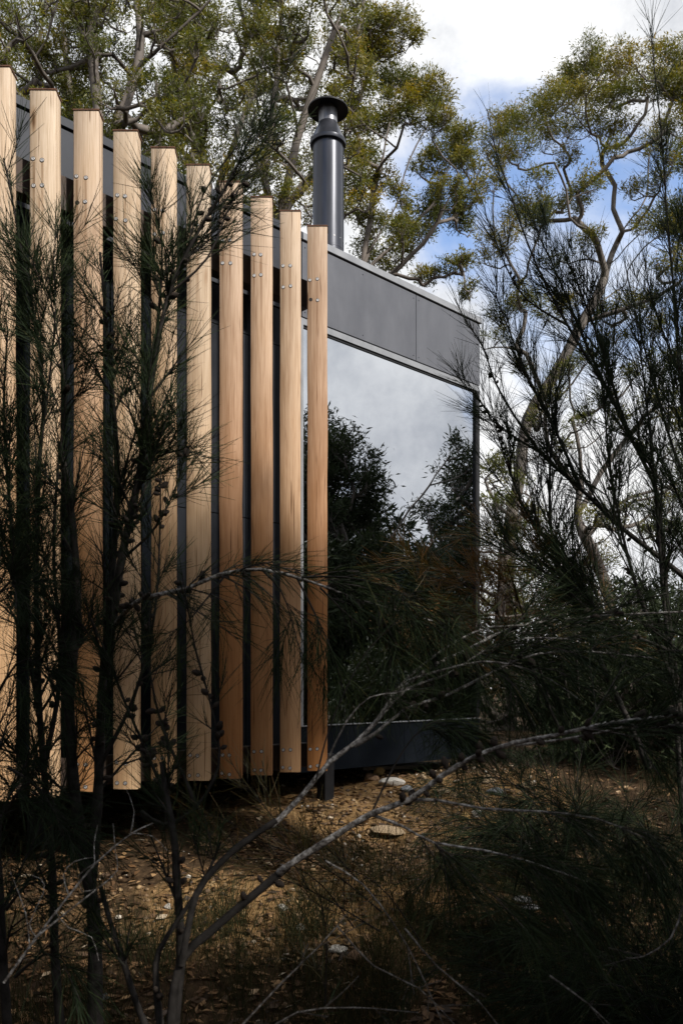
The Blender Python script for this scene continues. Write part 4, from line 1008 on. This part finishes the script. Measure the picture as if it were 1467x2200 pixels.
plume_oak('dense upright she-oak filling the right edge below the gum', P(1460, 1750, 3.7), 114, [
    ([(1470, 1800), (1440, 1450), (1425, 1250), (1400, 1000), (1380, 820), (1365, 680)], 3.8, 4.0, .015, 40, .45),
    ([(1440, 1450), (1360, 1250), (1320, 1050), (1300, 900), (1290, 780)], 3.8, 4.0, .011, 40, .45),
    ([(1470, 1500), (1490, 1200), (1470, 1000), (1460, 780), (1450, 640)], 3.7, 3.9, .012, 36, .45),
    ([(1450, 1400), (1290, 1330), (1200, 1250), (1120, 1200), (1060, 1150)], 3.7, 3.9, .009, 30, .42)], dens=95)
# low dark fronds under the window, bronzed ones in front of it
o = Oak('sheoak_shrub', 'bronze-tinged she-oak shrub low in front of the window', P(1120, 1560, 4.4), 121, needle='needle_rust', cat='shrub')
for rows in ([(1200, 1560), (1120, 1400), (1040, 1290), (950, 1230), (880, 1215)], [(1180, 1500), (1120, 1320), (1090, 1220), (1060, 1140)], [(1150, 1450), (1040, 1330), (960, 1300), (880, 1290)], [(1220, 1500), (1180, 1320), (1160, 1230), (1130, 1180)],
             [(1150, 1560), (1050, 1400), (980, 1350), (900, 1340)], [(1240, 1480), (1230, 1320), (1240, 1220)]):
    o.stem(PP(rows, 4.4, 4.1), .009, .0015, 20, .36, .2, dens=110, ln=.12, tone=.58, up=.2, droop=.1)
o.done()
rr_ = np.random.default_rng(5)
for k, (bx, by, bd, lb) in enumerate([(1480, 1800, 3.6, 'very dark she-oak shrub at the right edge under the thicket'), (1330, 1790, 3.9, 'very dark she-oak shrub right of the clearing'), (1180, 1740, 4.6, 'dark she-oak shrub beside the cabin corner base'),
                                      (1500, 2010, 3.3, 'dark drooping she-oak shrub below the long grey limb')]):
    o = Oak('sheoak_shrub', lb, P(bx, by, bd), 122 + 7 * k, cat='shrub')
    b0 = o.base + np.array([0, 0, -0.02])
    for j in range(12):
        a_ = rr_.uniform(0, 6.28); hh = rr_.uniform(0.3, 0.9) * (0.55 if k == 3 else 1); ss = rr_.uniform(0.1, 0.55)
        t1 = b0 + np.array([ss * math.cos(a_) - 0.15, ss * math.sin(a_) * 0.6, hh])
        mid = b0 + (t1 - b0) * 0.5 + np.array([0, 0, 0.10 * hh]) + rr_.normal(0, 0.04, 3)
        o.stem([b0, mid, t1, t1 + np.array([0.28 * math.cos(a_) - .06, 0.2 * math.sin(a_), rr_.uniform(-.08, .12)])], .006, .0012, 11, .32, .12, dens=100, ln=.13, tone=.24, up=.12, droop=.2)
    o.done()
# bronzed seedling fronds in the middle foreground
o = Oak('sheoak_seedling', 'bronze-green she-oak seedling fronds over the sandy patch', P(700, 2100, 2.75), 131, needle='needle_rust', cat='shrub')
for rows in ([(820, 1960), (720, 1880), (640, 1840), (560, 1810), (480, 1760), (400, 1740)], [(780, 1900), (700, 1820), (610, 1780), (540, 1700), (510, 1690)], [(820, 2000), (700, 1930), (600, 1890), (480, 1885), (370, 1890)], [(760, 1990), (690, 1900), (600, 1850), (520, 1850), (430, 1800)],
             [(700, 2160), (700, 1990), (670, 1880), (640, 1800)], [(900, 2020), (840, 1930), (780, 1880), (700, 1850)]):
    o.stem(PP(rows, 2.75, 2.65), .003, .0009, 7, .16, .12, dens=85, ln=.10, tone=.42, up=.35, droop=-.1, spread=.6, sub=1)
o.done()
# thin grey stalks in the bottom right foreground
stalks = [([(700, 1850), (780, 1900), (850, 1990), (900, 2080), (960, 2220)], 'thin grey stalk slanting down through the middle of the foreground'), ([(720, 1990), (800, 2080), (900, 2130), (980, 2210)], 'thin grey stalk slanting past the broken brown stone'),
          ([(870, 2000), (940, 2080), (1025, 2150), (1080, 2220)], 'thin grey stalk right of the middle foreground stalks'), ([(1180, 2100), (1260, 2160), (1330, 2230)], 'short thin stalk low at the bottom right'),
          ([(1467, 1950), (1440, 2020), (1380, 2060), (1340, 2062)], 'curved dry stalk at the right edge above the tan stones'), ([(520, 2200), (600, 2110), (680, 2030), (740, 1960)], 'thin stalk rising rightward across the bottom middle'),
          ([(560, 2230), (640, 2180), (760, 2170), (900, 2178)], 'thin twig lying level along the bottom edge')]
for k, (rows, lb) in enumerate(stalks):
    o = Oak('dead_twig', lb, P(*rows[-1], 2.05), 140 + k, cat='twig')
    o.stem(PP(rows, 2.1, 2.05), .0028, .0011, 3, .12, .3, dens=25, ln=.07, tip=False, light=0.4, tone=.4, sub=1)
    o.done()

# ------------------------------------------------------------------ ground cover
def scatter_px(n, x0, x1, y0, y1, seed):
    r = np.random.default_rng(seed)
    px = r.uniform(x0, x1, n); py = r.uniform(y0, y1, n)
    ds = np.linspace(1.4, 12, 500)
    X = ds[None] * ((px - CX) / F)[:, None]; Z = ZC + ds[None] * ((HY - py) / F)[:, None]
    G = ground_z(X, np.broadcast_to(ds, X.shape)); k = np.argmax(Z < G, axis=1); ok = k > 0
    i = np.arange(n)
    return np.stack([X[i, k], ds[k], G[i, k]], 1)[ok]
def scatter_world(n, x0, x1, y0, y1, seed):
    r = np.random.default_rng(seed); x = r.uniform(x0, x1, n); y = r.uniform(y0, y1, n)
    return np.stack([x, y, ground_z(x, y)], 1)
# sedge: thin upright stalks in tussocks
r = np.random.default_rng(201); sg = Geo()
tuss = np.concatenate([scatter_px(120, 640, 1467, 1830, 2300, 202), scatter_px(46, 0, 700, 1980, 2300, 203), scatter_world(60, 1.6, 5, 2.0, 6.5, 204), scatter_world(60, -4, -0.9, 1.5, 3.6, 205)])
bases, dirs, lens, tn = [], [], [], []
for c in tuss:
    n = int(r.integers(25, 75)); h = r.uniform(0.18, 0.42)
    b = c + np.column_stack([r.normal(0, 0.06, (n, 2)), np.zeros(n)]); bases.append(b)
    dirs.append(unit(np.column_stack([r.normal(0, 0.28, (n, 2)), np.ones(n)]))); lens.append(h * r.uniform(0.5, 1.2, n)); tn.append(np.clip(r.normal(.32, .2, n), 0, 1))
b, d, l, tn = np.concatenate(bases), np.concatenate(dirs), np.concatenate(lens)[:, None], np.concatenate(tn)
n = len(b); side = unit(np.cross(d, r.normal(0, 1, (n, 3)))); bend = np.column_stack([r.normal(0, 0.25, (n, 2)), np.full(n, -0.12)])
V = []
for u, w in ((0, 1), (.4, .9), (.75, .7), (1, .2)):
    c = b + d * l * u + bend * l * u * u * 0.7
    V += [c - side * 0.0012 * w, c + side * 0.0012 * w]
V = np.stack(V, 1); f = np.array([[0, 1, 3, 2], [2, 3, 5, 4], [4, 5, 7, 6]])
sg.add(V.reshape(-1, 3), (np.arange(n)[:, None, None] * 8 + f[None]).reshape(-1, 4), np.repeat(tn, 8))
tag(link('sedge', sg.mesh('sedge'), M['sedge']), 'thin upright sedge stalks in the shaded foreground', 'sedge', kind='stuff')
# leaf litter and bark strips
r = np.random.default_rng(211); lg = Geo()
c = np.concatenate([scatter_px(3000, 500, 1200, 1650, 1900, 214), scatter_px(9000, -100, 1560, 1640, 2320, 212), scatter_world(5000, -4, 5, 1.2, 7.5, 213)]); n = len(c)
d = unit(np.column_stack([r.normal(0, 1, (n, 2)), r.normal(0, 0.18, n)]))
ln = r.uniform(0.02, 0.085, n); wd = ln * r.uniform(0.08, 0.28, n)
up = unit(np.column_stack([r.normal(0, 0.35, (n, 2)), np.ones(n)])); side = unit(np.cross(up, d))
c = c + np.array([0, 0, 1]) * r.uniform(0.003, 0.014, n)[:, None]
mid = c + d * (ln * .5)[:, None] + up * (ln * r.uniform(-.05, .14, n))[:, None]
v = np.stack([c, mid + side * wd[:, None], c + d * ln[:, None], mid - side * wd[:, None]], 1)
lg.add(v.reshape(-1, 3), np.arange(n * 4).reshape(-1, 4), np.repeat(np.clip(r.normal(.37, .26, n), 0, 1), 4))
tag(link('leaf_litter', lg.mesh('leaf_litter'), M['litter']), 'dry brown leaf and bark litter on the ground', 'litter', kind='stuff')
# pebbles
def rock_mesh(seed, sub=1, rough=0.22, flat=0.6):
    rr = random.Random(seed); bm = bmesh.new(); bmesh.ops.create_icosphere(bm, subdivisions=sub, radius=1)
    ax = [Vector((rr.uniform(-1, 1), rr.uniform(-1, 1), rr.uniform(-1, 1))).normalized() for _ in range(9)]
    for v in bm.verts:
        k = 1.0
        for a in ax[:6]:
            dd = v.co.dot(a)
            if dd > 0.62: k = min(k, 0.62 / dd + 0.10 * (dd - 0.62))       # worn facets
        v.co *= k * (1 + rr.uniform(-1, 1) * rough * 0.25)
        v.co.z *= flat
    me = bpy.data.meshes.new('stone'); bm.to_mesh(me); bm.free()
    return me
r = np.random.default_rng(221); pg = Geo()
prot = []
for k in range(6):
    me = rock_mesh(900 + k, 1, 0.6, 0.65)
    v = np.array([x.co[:] for x in me.vertices]); f = np.array([p.vertices[:] for p in me.polygons]); prot.append((v, f)); bpy.data.meshes.remove(me)
pc = np.concatenate([scatter_px(1500, 640, 1200, 1650, 1880, 222), scatter_px(600, 200, 780, 1880, 2080, 223), scatter_px(500, 0, 1467, 1800, 2250, 224), scatter_world(300, -1.5, 2.5, 4.6, 7.2, 225)])
for c in pc:
    v, f = prot[int(r.integers(6))]; s = 0.004 + 0.020 * r.uniform() ** 2.2
    a = r.uniform(0, 6.28); R = np.array([[math.cos(a), -math.sin(a), 0], [math.sin(a), math.cos(a), 0], [0, 0, 1]])
    pg.add((v * s * r.uniform(0.7, 1.3, 3)) @ R.T + c + [0, 0, s * 0.25], f, float(np.clip(r.normal(.5, .25), 0, 1)))
tag(link('pebbles', pg.mesh('pebbles', False), M['pebble']), 'small ochre and grey pebbles strewn on the sand', 'pebbles', kind='stuff')
# stones one can pick out
stones = [(841, 1677, 30, 'pale', .4, 'flat pale stone under the window beside the steel post'), (872, 1692, 20, 'grey', .45, 'small grey stone right of the flat pale one'), (797, 1672, 18, 'brown', .8, 'small brown stone against the steel post'),
          (815, 1660, 15, 'ochre', .8, 'ochre stone tucked under the window base'), (905, 1672, 14, 'tan', .7, 'small tan stone below the middle of the window'), (1048, 1676, 17, 'tan', .9, 'round tan stone below the cabin corner'),
          (1062, 1698, 24, 'grey', .5, 'bluish grey stone in front of the round tan one'), (1134, 1690, 18, 'tan', .85, 'tan stone at the shaded right end of the clearing'), (1000, 1756, 18, 'ochre', .7, 'yellow-ochre stone in the middle of the dirt bank'),
          (1024, 1751, 14, 'pale', .8, 'whitish stone beside the yellow-ochre one'), (1061, 1767, 14, 'ochre', .6, 'small ochre stone right of the whitish stone'), (1129, 1817, 17, 'pale', .7, 'pale stone at the right foot of the bank'),
          (993, 1894, 15, 'ochre', .7, 'bright yellow stone half in the litter'), (1074, 1900, 15, 'ochre', .6, 'dull ochre stone right of the bright yellow one'), (1118, 1929, 26, 'grey', .3, 'thin slate-grey slab in the dark litter'),
          (1140, 1948, 24, 'grey', .3, 'second slate slab just below the thin grey slab'), (1145, 1982, 22, 'tan', .6, 'tan stone below the slate slabs'), (773, 2062, 30, 'brown', .75, 'blocky broken brown stone in the near foreground'),
          (608, 1948, 17, 'pale', .5, 'white stone on the sandy patch'), (646, 1991, 13, 'pale', .7, 'small white stone at the edge of the sandy patch'), (722, 2034, 26, 'pale', .25, 'flat white flake near the brown block'),
          (361, 1948, 12, 'pale', .6, 'tiny pale stone at the left of the sandy patch'), (1291, 2010, 20, 'brown', .6, 'dull brown stone in the deep shade at right'), (1453, 2078, 26, 'tan', .7, 'tan stone at the right edge'),
          (1448, 2135, 34, 'tan', .7, 'larger tan stone low at the right edge'), (227, 2142, 14, 'grey', .5, 'grey stone in the dark bottom left'), (835, 1776, 48, 'tan', .25, 'broad flat sandstone slab behind the grey limb'), (952, 1700, 16, 'tan', .5, 'flattish tan stone halfway along the bank')]
for k, (px, py, hw, colr, fl, lb) in enumerate(stones):
    c = ground_hit(px, py + hw * 0.3); s = hw * c[1] / F
    me = rock_mesh(300 + k, 3, 0.10, fl); me.materials.append(M['stone_' + colr])
    st = link('stone', me, None, None, (c[0], c[1], c[2] + s * fl * 0.35), (0, 0, k * 1.3), (s, s * random.uniform(.65, .95), s))
    tag(st, lb, 'stone', 'stones in the clearing')
# plank lying under the window
c = ground_hit(850, 1656)
pl = link('log', box_mesh('log', -0.34, 0.34, -0.03, 0.03, -0.012, 0.018, 0.006), simple('grey_timber_offcut', (0.08, 0.06, 0.045), (0.2, 0.16, 0.12), 20, 0.85, 0, 0.3, (0.1, 1, 1)), None, (c[0], c[1] - 0.04, c[2] + 0.03), (0.05, 0.02, 0.45))
tag(pl, 'weathered timber offcut lying along the window base', 'timber')
print('objects', len(bpy.data.objects), 'tris', sum(len(o.data.loops) - 2 * len(o.data.polygons) for o in bpy.data.objects if o.type == 'MESH'))
